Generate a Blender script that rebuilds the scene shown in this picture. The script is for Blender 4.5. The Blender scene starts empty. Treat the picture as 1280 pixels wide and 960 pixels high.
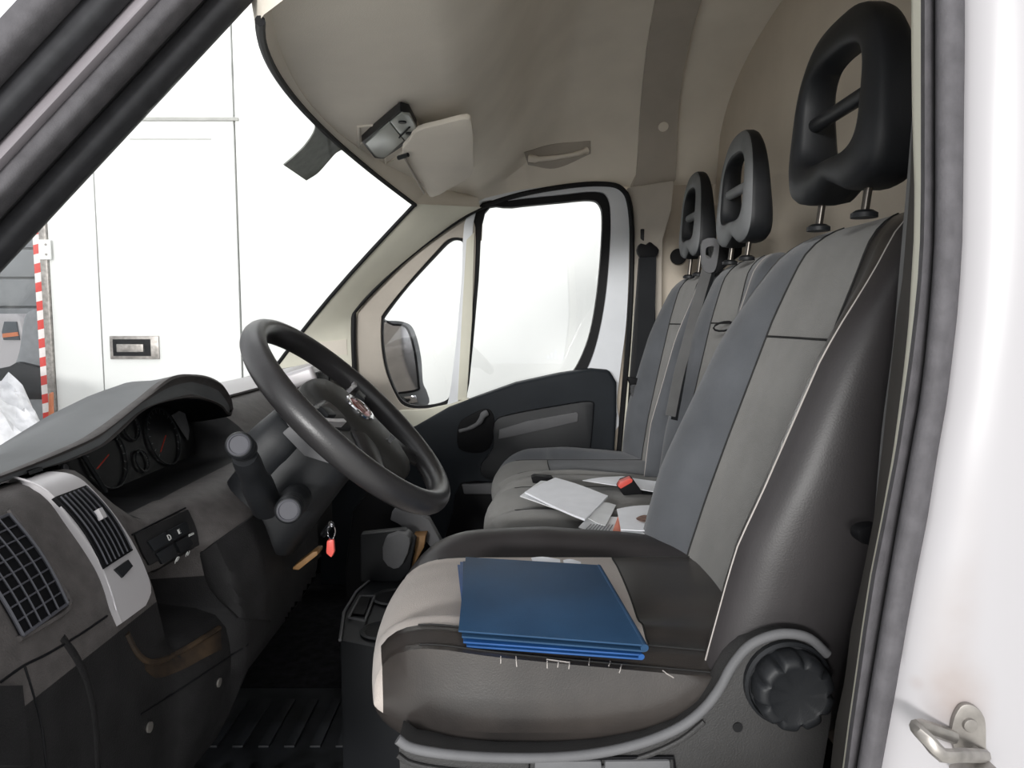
import bpy, bmesh, math, random
from mathutils import Vector, Matrix
from mathutils.bvhtree import BVHTree
random.seed(7)
SC = bpy.context.scene
COL = SC.collection
# ------------------------------------------------------------------ camera
F = 900.0
PITCH = math.atan(80/900)
CAM = Vector((0, 0, 1.5))
cam = bpy.data.objects.new('camera', bpy.data.cameras.new('camera'))
COL.objects.link(cam)
cam.data.sensor_width = 36
cam.data.lens = F/1280*36
cam.data.clip_start = 0.02
cam.location = CAM
cam.rotation_euler = (math.pi/2-PITCH, 0, 0)
SC.camera = cam
# ------------------------------------------------------------------ world / exposure
W = bpy.data.worlds.new('world'); SC.world = W; W.use_nodes = True
bg = W.node_tree.nodes['Background']
bg.inputs[0].default_value = (0.96, 0.98, 1.0, 1)
bg.inputs[1].default_value = 1.25
SC.view_settings.view_transform = 'Standard'
SC.view_settings.look = 'None'
SC.view_settings.gamma = 1
SC.view_settings.use_curve_mapping = False
SC.view_settings.exposure = 0.12
def area_light(name, loc, target, sx, sy, power, color=(1, 1, 1)):
    l = bpy.data.lights.new(name, 'AREA'); l.shape = 'RECTANGLE'; l.size = sx; l.size_y = sy
    l.energy = power; l.color = color
    o = bpy.data.objects.new(name, l); COL.objects.link(o); o.location = loc
    o.rotation_euler = (Vector(target)-Vector(loc)).to_track_quat('-Z', 'Y').to_euler()
    return o
area_light('yard_lamp', (-2.6, -9.0, 2.95), (0, 1.6, 1.4), 3.0, 0.8, 900, (1, .99, .97))
area_light('truck_fill', (-0.2, 3.3, 4.3), (-0.2, 4.4, 1.6), 5.0, 0.5, 40)  # added fill light with no fixture behind it, brightens the truck side

# ------------------------------------------------------------------ helpers
cp, sp = math.cos(PITCH), math.sin(PITCH)
def ray(u, v):
    x = (u-640)/F; z = -(v-480)/F
    return Vector((x, cp+sp*z, -sp+cp*z))
def P(u, v, Y):
    d = ray(u, v); return CAM+d*(Y/d.y)
def PZ(u, v, z):
    d = ray(u, v); return CAM+d*((z-CAM.z)/d.z)
def PX(u, v, x):
    d = ray(u, v); return CAM+d*(x/d.x)

def mat(name, col, rough=0.5, metal=0.0, var=0.12, vscale=12, bump=0.0, bscale=400, spec=0.5, sheen=0, col2=None, kind=None):
    m = bpy.data.materials.new(name); m.use_nodes = True
    nt = m.node_tree; N = nt.nodes; L = nt.links
    b = N['Principled BSDF']
    b.inputs['Roughness'].default_value = rough
    b.inputs['Metallic'].default_value = metal
    b.inputs['Specular IOR Level'].default_value = spec if spec != 0.5 else (0.5 if rough < 0.4 or metal > 0 else 0.32 if rough < 0.52 else 0.16)
    if sheen: b.inputs['Sheen Weight'].default_value = sheen
    tc = N.new('ShaderNodeTexCoord')
    n = N.new('ShaderNodeTexNoise'); n.inputs['Scale'].default_value = vscale; n.inputs['Detail'].default_value = 5
    L.new(tc.outputs['Object'], n.inputs['Vector'])
    r = N.new('ShaderNodeValToRGB')
    c = Vector(col)
    a = c*(1-var); d = Vector(col2) if col2 else c*(1+var)
    r.color_ramp.elements[0].position = 0.32; r.color_ramp.elements[1].position = 0.68
    r.color_ramp.elements[0].color = (*a, 1); r.color_ramp.elements[1].color = (*d, 1)
    L.new(n.outputs['Fac'], r.inputs['Fac']); L.new(r.outputs['Color'], b.inputs['Base Color'])
    if bump:
        if kind == 'weave':
            t = N.new('ShaderNodeTexVoronoi'); t.inputs['Scale'].default_value = bscale; h = t.outputs['Distance']
        else:
            t = N.new('ShaderNodeTexNoise'); t.inputs['Scale'].default_value = bscale; t.inputs['Detail'].default_value = 3; h = t.outputs['Fac']
        L.new(tc.outputs['Object'], t.inputs['Vector'])
        bp = N.new('ShaderNodeBump'); bp.inputs['Strength'].default_value = bump; bp.inputs['Distance'].default_value = 0.001
        L.new(h, bp.inputs['Height']); L.new(bp.outputs['Normal'], b.inputs['Normal'])
    return m
def glass_mat(name, tint=(1, 1, 1), refl=0.06):
    m = bpy.data.materials.new(name); m.use_nodes = True
    nt = m.node_tree; N = nt.nodes; L = nt.links
    N.remove(N['Principled BSDF'])
    out = N['Material Output']
    t = N.new('ShaderNodeBsdfTransparent'); t.inputs[0].default_value = (*tint, 1)
    g = N.new('ShaderNodeBsdfGlossy'); g.inputs['Roughness'].default_value = 0.02
    mx = N.new('ShaderNodeMixShader')
    n = N.new('ShaderNodeTexNoise'); n.inputs['Scale'].default_value = 3
    mr = N.new('ShaderNodeMapRange'); mr.inputs[3].default_value = refl*0.7; mr.inputs[4].default_value = refl*1.3
    L.new(n.outputs['Fac'], mr.inputs[0]); L.new(mr.outputs[0], mx.inputs[0])
    L.new(t.outputs[0], mx.inputs[1]); L.new(g.outputs[0], mx.inputs[2]); L.new(mx.outputs[0], out.inputs[0])
    return m
def smear_mat(name, alpha):
    m = bpy.data.materials.new(name); m.use_nodes = True
    nt = m.node_tree; N = nt.nodes; L = nt.links; N.remove(N['Principled BSDF'])
    t = N.new('ShaderNodeBsdfTransparent'); g = N.new('ShaderNodeBsdfTranslucent'); g.inputs[0].default_value = (.95, .95, .95, 1)
    n = N.new('ShaderNodeTexNoise'); n.inputs['Scale'].default_value = 25
    mr = N.new('ShaderNodeMapRange'); mr.inputs[3].default_value = alpha*.4; mr.inputs[4].default_value = alpha*1.4
    mx = N.new('ShaderNodeMixShader'); L.new(n.outputs['Fac'], mr.inputs[0]); L.new(mr.outputs[0], mx.inputs[0])
    L.new(t.outputs[0], mx.inputs[1]); L.new(g.outputs[0], mx.inputs[2]); L.new(mx.outputs[0], N['Material Output'].inputs[0])
    return m

M = {}
M['fabric'] = mat('grey_fabric', (0.20, 0.195, 0.185), 0.9, var=0.12, vscale=9, bump=0.5, bscale=900, kind='weave', sheen=0.2)
M['fabric_worn'] = mat('worn_light_fabric', (0.50, 0.445, 0.41), 0.9, var=0.12, vscale=8, bump=0.5, bscale=900, kind='weave', sheen=0.2)
M['fabric_dark'] = mat('dark_fabric', (0.095, 0.100, 0.110), 0.85, var=0.15, vscale=9, bump=0.5, bscale=900, kind='weave', sheen=0.25)
M['leather'] = mat('dark_leatherette', (0.034, 0.031, 0.032), 0.42, var=0.2, vscale=7, bump=0.15, bscale=500)
M['leather_worn'] = mat('worn_leatherette', (0.029, 0.026, 0.025), 0.33, var=0.15, vscale=9, bump=0.15, bscale=500, col2=(0.050, 0.043, 0.039))
M['seam'] = mat('pale_thread', (0.40, 0.37, 0.35), 0.8)
M['seam_dark'] = mat('dark_thread', (0.03, 0.03, 0.03), 0.8)
M['plastic'] = mat('black_plastic', (0.012, 0.013, 0.015), 0.5, bump=0.2, bscale=700)
M['plastic_door'] = mat('door_plastic', (0.015, 0.018, 0.022), 0.6, bump=0.2, bscale=700)
M['plastic_deep'] = mat('deep_black_plastic', (0.004, 0.004, 0.005), 0.6)
M['dash'] = mat('charcoal_grained_plastic', (0.075, 0.068, 0.066), 0.55, var=0.18, vscale=60, bump=0.6, bscale=600)
M['dash_top'] = mat('soft_grey_dash_top', (0.15, 0.155, 0.158), 0.62, var=0.08, bump=0.3, bscale=600)
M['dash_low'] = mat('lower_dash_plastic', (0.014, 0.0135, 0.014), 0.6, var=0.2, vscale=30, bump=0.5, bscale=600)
M['silver'] = mat('silver_paint', (0.50, 0.48, 0.49), 0.38, metal=0.25, var=0.03)
M['grey_plastic'] = mat('grey_plastic', (0.13, 0.13, 0.135), 0.55, bump=0.2, bscale=600)
M['cover'] = mat('seat_cover_plastic', (0.035, 0.034, 0.034), 0.5, var=0.15, bump=0.5, bscale=500)
M['wheel'] = mat('wheel_leather', (0.022, 0.021, 0.022), 0.36, var=0.2, bump=0.2, bscale=500)
M['wheel_hub'] = mat('wheel_hub_plastic', (0.030, 0.029, 0.027), 0.5, bump=0.3, bscale=700)
M['chrome'] = mat('chrome', (0.75, 0.75, 0.77), 0.15, metal=1.0, var=0.02)
M['steel'] = mat('dull_steel', (0.30, 0.28, 0.26), 0.4, metal=0.7, var=0.3, vscale=40)
M['post'] = mat('dark_steel_post', (0.10, 0.09, 0.08), 0.28, metal=0.8, var=0.1)
M['headliner'] = mat('beige_headliner', (0.80, 0.74, 0.65), 0.95, var=0.05, vscale=6, bump=0.4, bscale=500)
M['cream'] = mat('cream_trim_plastic', (0.74, 0.72, 0.61), 0.6, var=0.03, bump=0.15, bscale=500)
M['bulkhead'] = mat('beige_bulkhead_lining', (0.60, 0.535, 0.45), 0.9, var=0.06, vscale=5, bump=0.4, bscale=400)
M['taupe'] = mat('taupe_pillar_trim', (0.44, 0.40, 0.35), 0.7, var=0.05, bump=0.2, bscale=500)
M['door_paint'] = mat('pale_painted_metal', (0.72, 0.74, 0.77), 0.35, var=0.03)
M['rubber'] = mat('black_rubber', (0.012, 0.012, 0.013), 0.6)
M['seal_grey'] = mat('charcoal_rubber_seal', (0.090, 0.086, 0.092), 0.7, var=0.15, vscale=60, bump=0.4, bscale=500)
M['seal_dark'] = mat('dark_rubber_seal', (0.035, 0.035, 0.038), 0.6, var=0.15, vscale=60)
M['seal_light'] = mat('pale_grey_pillar_trim', (0.24, 0.22, 0.235), 0.5, var=0.05)
M['white_paint'] = mat('white_body_paint', (0.37, 0.358, 0.37), 0.35, var=0.015, vscale=4)
M['truck'] = mat('white_truck_panel', (0.75, 0.76, 0.74), 0.5, var=0.015, vscale=1.5)
M['truck_line'] = mat('grey_joint', (0.36, 0.36, 0.34), 0.8)
M['carpet'] = mat('black_carpet', (0.014, 0.014, 0.016), 0.95, var=0.5, vscale=40, bump=1, bscale=300)
M['mat'] = mat('rubber_mat', (0.020, 0.022, 0.026), 0.5, var=0.6, vscale=14)
M['belt'] = mat('black_webbing', (0.016, 0.017, 0.019), 0.75, bump=0.4, bscale=900)
M['belt_grey'] = mat('grey_webbing', (0.15, 0.15, 0.15), 0.75, bump=0.4, bscale=900)
M['paper'] = mat('white_paper', (0.88, 0.89, 0.93), 0.8, var=0.03, vscale=30)
M['paper_grey'] = mat('offwhite_paper', (0.74, 0.75, 0.76), 0.8, var=0.05, vscale=30)
M['ink'] = mat('grey_ink', (0.22, 0.22, 0.24), 0.8)
M['ink_brown'] = mat('brown_ink', (0.25, 0.16, 0.13), 0.8, var=0.4, vscale=80)
M['orange_paper'] = mat('orange_paper', (0.75, 0.28, 0.20), 0.8)
M['blue'] = mat('dark_blue_cover', (0.022, 0.060, 0.125), 0.55, var=0.15, vscale=10, bump=0.2, bscale=500)
M['blue_bright'] = mat('bright_blue_cover', (0.015, 0.075, 0.24), 0.5, var=0.1, vscale=30)
M['red'] = mat('red_plastic', (0.62, 0.09, 0.07), 0.4)
M['wood'] = mat('brown_plastic', (0.24, 0.13, 0.05), 0.5, var=0.2, vscale=40)
M['brown_lip'] = mat('mottled_brown_edge', (0.020, 0.016, 0.014), 0.6, var=0.3, vscale=35, col2=(0.055, 0.036, 0.022))
M['icon'] = mat('white_icon_paint', (0.6, 0.6, 0.58), 0.6)
M['visor_glass'] = mat('dark_green_grey_sticker', (0.17, 0.18, 0.16), 0.6, var=0.15, vscale=50)
M['lens'] = mat('milky_lens', (0.33, 0.35, 0.33), 0.25, var=0.03)
M['glass'] = glass_mat('clear_glass')
M['smear'] = smear_mat('glass_smear', 0.22)
M['mirror'] = mat('mirror_glass', (0.5, 0.5, 0.52), 0.12, metal=1.0, var=0.12, vscale=20)
M['concrete'] = mat('wet_concrete_ground', (0.66, 0.65, 0.62), 0.8, var=0.10, vscale=3, bump=0.3, bscale=40)
M['shutter'] = mat('grey_shutter_slat', (0.22, 0.23, 0.24), 0.6, var=0.08, vscale=3)
M['tape_white'] = mat('reflective_white', (0.75, 0.70, 0.68), 0.5)
M['tape_red'] = mat('reflective_red', (0.60, 0.06, 0.05), 0.5)
M['plastic_film'] = mat('white_plastic_film', (0.60, 0.60, 0.62), 0.3, var=0.25, vscale=14, bump=0.5, bscale=30)
M['orange'] = mat('orange_plastic', (0.50, 0.17, 0.08), 0.5)
M['grey_shell'] = mat('grey_shell', (0.20, 0.21, 0.22), 0.7, var=0.1, vscale=20)
M['car_glass'] = mat('tinted_car_glass', (0.06, 0.07, 0.08), 0.1)
M['dark_lining'] = mat('dark_brown_lining', (0.055, 0.050, 0.046), 0.8)
M['headrest_grey'] = mat('grey_headrest', (0.19, 0.195, 0.20), 0.6, bump=0.2, bscale=600)
M['cap'] = mat('dark_grey_cap', (0.06, 0.06, 0.07), 0.5)
M['gauge'] = mat('gauge_face', (0.006, 0.006, 0.007), 0.45, spec=.15)
M['needle'] = mat('needle_red', (0.55, 0.05, 0.03), 0.5)

def setp(o, parent=None, label=None, cat=None, group=None, kind=None):
    if parent is not None:
        o.parent = parent
        o.matrix_parent_inverse = Matrix.Translation(-WL[parent.name])
    if label: o['label'] = label
    if cat: o['category'] = cat
    if group: o['group'] = group
    if kind: o['kind'] = kind
    WL[o.name] = WL.get(o.name, Vector((0, 0, 0)))
    return o
WL = {}
def thing(name, loc, label=None, cat=None, group=None, kind=None):
    o = bpy.data.objects.new(name, None); COL.objects.link(o)
    o.empty_display_size = 0.05
    o.location = loc; WL[o.name] = Vector(loc)
    if label: o['label'] = label
    if cat: o['category'] = cat
    if group: o['group'] = group
    if kind: o['kind'] = kind
    return o
def mk(name, V, Fs, m, parent=None, smooth=True, sharp=38, bevel=0, bseg=2, weld=False, **kw):
    """one mesh object, its origin at the middle of its base"""
    V = [Vector(v) for v in V]
    lo = Vector([min(v[i] for v in V) for i in range(3)]); hi = Vector([max(v[i] for v in V) for i in range(3)])
    org = Vector(((lo.x+hi.x)/2, (lo.y+hi.y)/2, lo.z))
    me = bpy.data.meshes.new(name)
    me.from_pydata([tuple(v-org) for v in V], [], Fs)
    ms = m if isinstance(m, (list, tuple)) else [m]
    for x in ms: me.materials.append(M[x] if isinstance(x, str) else x)
    bm = bmesh.new(); bm.from_mesh(me)
    if weld: bmesh.ops.remove_doubles(bm, verts=bm.verts, dist=1e-5)
    bmesh.ops.recalc_face_normals(bm, faces=bm.faces)
    if bevel:
        es = [e for e in bm.edges if len(e.link_faces) == 2 and e.calc_face_angle(0) > math.radians(40)]
        bmesh.ops.bevel(bm, geom=es, offset=bevel, segments=bseg, affect='EDGES', profile=0.6, clamp_overlap=True)
    bm.to_mesh(me); bm.free()
    if smooth:
        me.polygons.foreach_set('use_smooth', [True]*len(me.polygons))
        me.set_sharp_from_angle(angle=math.radians(sharp))
    o = bpy.data.objects.new(name, me); COL.objects.link(o)
    o.location = org; WL[o.name] = org.copy()
    if parent is not None:
        o.parent = parent
        o.location = org-WL[parent.name]
    for k, v in kw.items(): o[k] = v
    return o
def cr(pts, n=6, closed=False):
    """catmull-rom through points of any dimension"""
    pts = [Vector(p) for p in pts]; N = len(pts); out = []
    segs = N if closed else N-1
    for i in range(segs):
        if closed: a, b, c, d = pts[(i-1) % N], pts[i], pts[(i+1) % N], pts[(i+2) % N]
        else:
            b, c = pts[i], pts[i+1]
            a = pts[i-1] if i > 0 else b*2-c
            d = pts[i+2] if i+2 < N else c*2-b
        for k in range(n):
            t = k/n
            out.append(0.5*((2*b)+(c-a)*t+(2*a-5*b+4*c-d)*t*t+(3*b-a-3*c+d)*t**3))
    if not closed: out.append(pts[-1])
    return out
def resamp(pts, n):
    """n points evenly by arc length"""
    pts = [Vector(p) for p in pts]; L = [0]
    for a, b in zip(pts, pts[1:]): L.append(L[-1]+(b-a).length)
    out = []; j = 0
    for i in range(n):
        s = L[-1]*i/(n-1)
        while j < len(pts)-2 and L[j+1] < s: j += 1
        t = (s-L[j])/max(1e-9, L[j+1]-L[j]); out.append(pts[j].lerp(pts[j+1], min(1, max(0, t))))
    return out
def gfaces(R, C, cr_=False, cc=False, o=0):
    f = []
    for i in range(R if cr_ else R-1):
        for j in range(C if cc else C-1):
            a = o+i*C+j; b = o+i*C+(j+1) % C; c = o+((i+1) % R)*C+(j+1) % C; d = o+((i+1) % R)*C+j
            f.append((a, b, c, d))
    return f
def loft(name, rows, m, parent=None, closed=True, caps=True, **kw):
    R = len(rows); C = len(rows[0]); V = [p for r in rows for p in r]
    Fs = gfaces(R, C, cc=closed)
    if caps and closed: Fs += [tuple(range(C)), tuple(range((R-1)*C, R*C))]
    return mk(name, V, Fs, m, parent, **kw)
def tube(name, pts, r, m, parent=None, n=8, closed=False, smooth_path=0, flat=1.0, **kw):
    pts = [Vector(p) for p in pts]
    if smooth_path: pts = cr(pts, smooth_path, closed)
    N = len(pts); rows = []; up = Vector((0.13, 0.21, 0.97))
    for i, p in enumerate(pts):
        a = pts[(i-1) % N] if (closed or i > 0) else p
        b = pts[(i+1) % N] if (closed or i < N-1) else p
        t = (b-a).normalized(); s = t.cross(up)
        if s.length < 0.1: s = t.cross(Vector((1, 0, 0)))
        s.normalize(); w = s.cross(t)
        rr = r[i*(len(r)-1)//max(1, N-1)] if isinstance(r, (list, tuple)) else r
        rows.append([p+s*math.cos(k/n*6.28318)*rr+w*math.sin(k/n*6.28318)*rr*flat for k in range(n)])
    V = [p for q in rows for p in q]
    Fs = gfaces(N, n, cr_=closed, cc=True)
    if not closed: Fs += [tuple(range(n)), tuple(range((N-1)*n, N*n))]
    return mk(name, V, Fs, m, parent, **kw)
def box(name, lo, hi, m, parent=None, bevel=0.003, rot=None, **kw):
    x0, y0, z0 = lo; x1, y1, z1 = hi
    V = [(x0, y0, z0), (x1, y0, z0), (x1, y1, z0), (x0, y1, z0), (x0, y0, z1), (x1, y0, z1), (x1, y1, z1), (x0, y1, z1)]
    if rot:
        c = Vector(((x0+x1)/2, (y0+y1)/2, (z0+z1)/2)); V = [c+rot @ (Vector(v)-c) for v in V]
    Fs = [(0, 1, 2, 3), (4, 5, 6, 7), (0, 1, 5, 4), (1, 2, 6, 5), (2, 3, 7, 6), (3, 0, 4, 7)]
    return mk(name, V, Fs, m, parent, bevel=bevel, **kw)
def prism3(name, pts, off, m, parent=None, bevel=0.0, **kw):
    """closed outline of 3D points swept by a vector"""
    pts = [Vector(p) for p in pts]; n = len(pts); off = Vector(off)
    V = pts+[p+off for p in pts]
    Fs = [tuple(range(n)), tuple(range(n, 2*n))]+[(i, (i+1) % n, n+(i+1) % n, n+i) for i in range(n)]
    return mk(name, V, Fs, m, parent, bevel=bevel, **kw)
def prism(name, uv, Y, dY, m, parent=None, smooth_n=0, bevel=0.003, **kw):
    uv = [Vector(p[:2]) for p in uv]
    if smooth_n: uv = cr(uv, smooth_n, True)
    return prism3(name, [P(p[0], p[1], Y) for p in uv], (0, dY, 0), m, parent, bevel=bevel, **kw)
def ring3(name, outer, inner, off, m, parent=None, **kw):
    n = len(outer); off = Vector(off)
    V = list(outer)+list(inner)+[p+off for p in outer]+[p+off for p in inner]
    Fs = []
    for i in range(n):
        j = (i+1) % n
        Fs += [(i, j, n+j, n+i), (2*n+i, 2*n+j, 3*n+j, 3*n+i), (i, j, 2*n+j, 2*n+i), (n+i, n+j, 3*n+j, 3*n+i)]
    return mk(name, V, Fs, m, parent, **kw)
def ring(name, ouv, iuv, Y, dY, m, parent=None, n=4, **kw):
    o = [P(p[0], p[1], Y) for p in cr(ouv, n, True)]; i = [P(p[0], p[1], Y) for p in cr(iuv, n, True)]
    return ring3(name, o, i, (0, dY, 0), m, parent, **kw)
def slab(name, G, N_, t, m, parent=None, **kw):
    """grid of points G with normals N_ (single vector or grid) thickened to t above the surface"""
    R = len(G); C = len(G[0])
    V = [p for r in G for p in r]
    if isinstance(N_, Vector): T = [p+N_*t for p in V]
    else: T = [p+q*t for p, q in zip(V, [x for r in N_ for x in r])]
    k = R*C; Fs = gfaces(R, C)+gfaces(R, C, o=k)
    bd = [j for j in range(C)]+[i*C+C-1 for i in range(1, R)]+[(R-1)*C+j for j in range(C-2, -1, -1)]+[i*C for i in range(R-2, 0, -1)]
    for a, b in zip(bd, bd[1:]+bd[:1]): Fs.append((a, b, k+b, k+a))
    return mk(name, V+T, Fs, m, parent, **kw)
def disc(name, c, axis, r, h, m, parent=None, n=28, bevel=0.0, r2=None, **kw):
    c = Vector(c); ax = Vector(axis).normalized(); s = ax.orthogonal().normalized(); w = ax.cross(s)
    r2 = r if r2 is None else r2
    A = [c+s*math.cos(k/n*6.28318)*r+w*math.sin(k/n*6.28318)*r for k in range(n)]
    B = [c+ax*h+s*math.cos(k/n*6.28318)*r2+w*math.sin(k/n*6.28318)*r2 for k in range(n)]
    Fs = [tuple(range(n)), tuple(range(n, 2*n))]+[(i, (i+1) % n, n+(i+1) % n, n+i) for i in range(n)]
    return mk(name, A+B, Fs, m, parent, bevel=bevel, **kw)
def lathe(name, c, axis, prof, m, parent=None, n=32, **kw):
    """profile [(r, h)] turned round an axis"""
    c = Vector(c); ax = Vector(axis).normalized(); s = ax.orthogonal().normalized(); w = ax.cross(s)
    rows = [[c+ax*h+(s*math.cos(k/n*6.28318)+w*math.sin(k/n*6.28318))*r for k in range(n)] for r, h in prof]
    return loft(name, rows, m, parent, **kw)
def band(name, pts, wdir, w, t, m, parent=None, smooth_path=4, **kw):
    """a strap: path, width direction, width, thickness"""
    pts = cr(pts, smooth_path) if smooth_path else [Vector(p) for p in pts]
    wd = Vector(wdir).normalized(); rows = []
    for i, p in enumerate(pts):
        tg = (pts[min(i+1, len(pts)-1)]-pts[max(i-1, 0)]).normalized()
        s = (wd-tg*wd.dot(tg)).normalized(); q = tg.cross(s)
        rows.append([p-s*w/2-q*t/2, p+s*w/2-q*t/2, p+s*w/2+q*t/2, p-s*w/2+q*t/2])
    return loft(name, rows, m, parent, sharp=30, **kw)
def text(name, s, loc, xdir, ydir, size, m, parent=None, ext=0.0004, **kw):
    cu = bpy.data.curves.new(name, 'FONT'); cu.body = s; cu.size = size; cu.extrude = ext; cu.align_x = 'CENTER'; cu.align_y = 'CENTER'; cu.resolution_u = 3
    t = bpy.data.objects.new(name+'_tmp', cu); COL.objects.link(t)
    me = bpy.data.meshes.new_from_object(t); bpy.data.objects.remove(t)
    x = Vector(xdir).normalized(); y = Vector(ydir).normalized(); z = x.cross(y)
    V = [Vector(loc)+x*v.co.x+y*v.co.y+z*v.co.z for v in me.vertices]; Fs = [tuple(p.vertices) for p in me.polygons]
    return mk(name, V, Fs, m, parent, smooth=False, **kw)
def lerp(a, b, t): return a+(b-a)*t
def interp(x, xs, ys):
    if x <= xs[0]: return ys[0]
    for i in range(len(xs)-1):
        if x <= xs[i+1]: return lerp(ys[i], ys[i+1], (x-xs[i])/(xs[i+1]-xs[i]))
    return ys[-1]
def struct(o): o['kind'] = 'structure'; return o
class Surf:
    """the built surface of an object, for laying real pieces on it"""
    def __init__(s, ob):
        V = [WL[ob.name]+v.co for v in ob.data.vertices]
        s.t = BVHTree.FromPolygons(V, [tuple(p.vertices) for p in ob.data.polygons])
    def hit(s, u, v, fall=None):
        d = ray(u, v).normalized(); r = s.t.ray_cast(CAM, d)
        if r[0] is None:
            r = s.t.find_nearest(P(u, v, fall or 0.8))
        n = r[1]
        if n.dot(d) > 0: n = -n
        return r[0], n
    def patch(s, name, left, right, nu, nv, off, t, m, parent=None, fall=None, **kw):
        A = resamp(left, nv) if len(left) == 2 else resamp(cr(left, 6), nv)
        B = resamp(right, nv) if len(right) == 2 else resamp(cr(right, 6), nv)
        G = []; NN = []
        for a, b in zip(A, B):
            g = []; q = []
            for i in range(nu):
                c = a.lerp(b, i/(nu-1)); p, n = s.hit(c[0], c[1], fall); g.append(p+n*off); q.append(n)
            G.append(g); NN.append(q)
        av = Vector((0, 0, 0))
        for r in NN:
            for x in r: av += x
        av.normalize()
        return slab(name, G, av, t, m, parent, **kw)
    def line(s, name, uv, r, m, parent=None, off=0.0, n=6, smooth_path=5, fall=None, **kw):
        pts = cr([Vector(p) for p in uv], smooth_path) if smooth_path else uv
        Q = []
        for p in pts:
            h, q = s.hit(p[0], p[1], fall); Q.append(h+q*off)
        return tube(name, Q, r, m, parent, n=n, **kw)

# ================================================================== SETTING
YC = 1.5
ZF = 0.63
# ground outside
struct(mk('ground', [(-30, -20, 0), (30, -20, 0), (30, 40, 0), (-30, 40, 0)], [(0, 1, 2, 3)], 'concrete'))
# cab floor and footwell walls
struct(box('floor', (-1.17, 0.62, ZF-0.05), (0.70, 2.42, ZF), 'carpet'))
struct(box('wall_front', (-1.22, 0.62, ZF), (-1.17, 2.42, 1.12), 'plastic_deep'))
# bulkhead behind the seats
wr = struct(box('wall_rear', (0.66, 0.62, ZF), (0.70, 2.42, 2.40), 'bulkhead'))
pc = P(849, 321, 2.33); 
disc('plug', P(848, 321, 2.40), (-.35, -1, 0), 0.026, 0.012, 'rubber', wr, bevel=0.002)

# ceiling
def zc(x): return interp(x, [-.42, -.2, -.10, -.03, .06, .16, .3, .7], [1.912, 1.928, 1.95, 2.02, 2.16, 2.25, 2.28, 2.29])
def ze(x): return interp(x, [-.42, -.3, -.1, .157, .34, .7], [1.80, 1.835, 1.868, 1.918, 1.93, 1.94])
def xf(y):
    t = abs(y-YC)/0.86; return -.40+.20*t*t
def ceil_z(x, y):
    t = min(1, abs(y-YC)/0.88); p = 2.6
    return ze(x)+(zc(x)-ze(x))*(1-t**p)**(1/p)
G = []
for i in range(46):
    s = i/45; row = []
    for j in range(49):
        y = 0.62+1.76*j/48
        x = lerp(xf(y), 0.68, s); row.append(Vector((x, y, ceil_z(x, y))))
    G.append(row)
ceiling = struct(slab('ceiling', G, Vector((0, 0, 1)), 0.03, 'headliner'))
SCEIL = Surf(ceiling)

# windscreen
def ws_pt(s, h):     # s -1..1 across, h 0 base..1 header
    T = lerp(0.84, 0.655, h); y = YC+s*T
    t = abs(y-YC)/0.86
    xt = -.40+.20*t*t; zt = 1.905-0.065*(abs(y-YC)/.655)**2
    tb = abs(y-YC)/.84
    xb = -1.19+.28*tb*tb; zb = 1.15
    bow = 0.03*math.sin(math.pi*h)
    return Vector((lerp(xb, xt, h)-bow*.5, y, lerp(zb, zt, h)+bow*.5))
G = [[ws_pt(-1+2*j/30, i/16) for j in range(31)] for i in range(17)]
wsn = Vector((-.6, 0, .8))
win1 = thing('window_1', ws_pt(0, 0), kind='structure')
ws = slab('windscreen_glass', G, wsn, 0.004, 'glass', win1)
SWS = Surf(ws)
tube('header_seal', [ws_pt(-1+2*j/30, 1)+Vector((0, 0, -.004)) for j in range(31)], 0.006, 'rubber', win1)
tube('screen_seal', [ws_pt(1, i/10) for i in range(11)], 0.006, 'rubber', win1)
for k, (a, b, w) in enumerate([([(142, 240), (156, 262), (167, 292)], None, 2.5), ([(196, 188), (201, 240), (206, 300), (213, 370), (222, 430)], None, 6),
                               ([(252, 290), (266, 330), (280, 362)], None, 2), ([(285, 300), (290, 325), (282, 362)], None, 4), ([(110, 215), (130, 226), (142, 240)], None, 2), ([(350, 305), (352, 310), (350, 316)], None, 7)]):
    SWS.patch('wiper_smear', [(p[0]-w, p[1]) for p in a], [(p[0]+w, p[1]) for p in a], 3, 10, 0.0015, 0.0002, 'smear', win1, fall=1.2)

# far (passenger side) windscreen pillar
rows = []
edge = cr([Vector(p) for p in [(470, 560, 2.36), (452, 500, 2.36), (445, 450, 2.36), (444, 408, 2.36), (452, 384, 2.355), (482, 350, 2.35), (530, 308, 2.345), (575, 274, 2.34), (602, 259, 2.335)]], 4)
for i in range(len(edge)):
    h = i/(len(edge)-1); A = ws_pt(1, h); e = edge[i]; B = P(e[0], e[1], e[2]); n_ = Vector((-.25, -.9, -.1)).normalized()
    sec_ = [A.lerp(B, q)+n_*.018*math.sin(math.pi*q)**.7 for q in (0, .06, .15, .3, .5, .7, .85, .94, 1)]
    rows.append(sec_+[p+Vector((-.012, .05, 0)) for p in reversed(sec_)])
struct(loft('trim_1', rows, 'cream', sharp=60))
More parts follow.
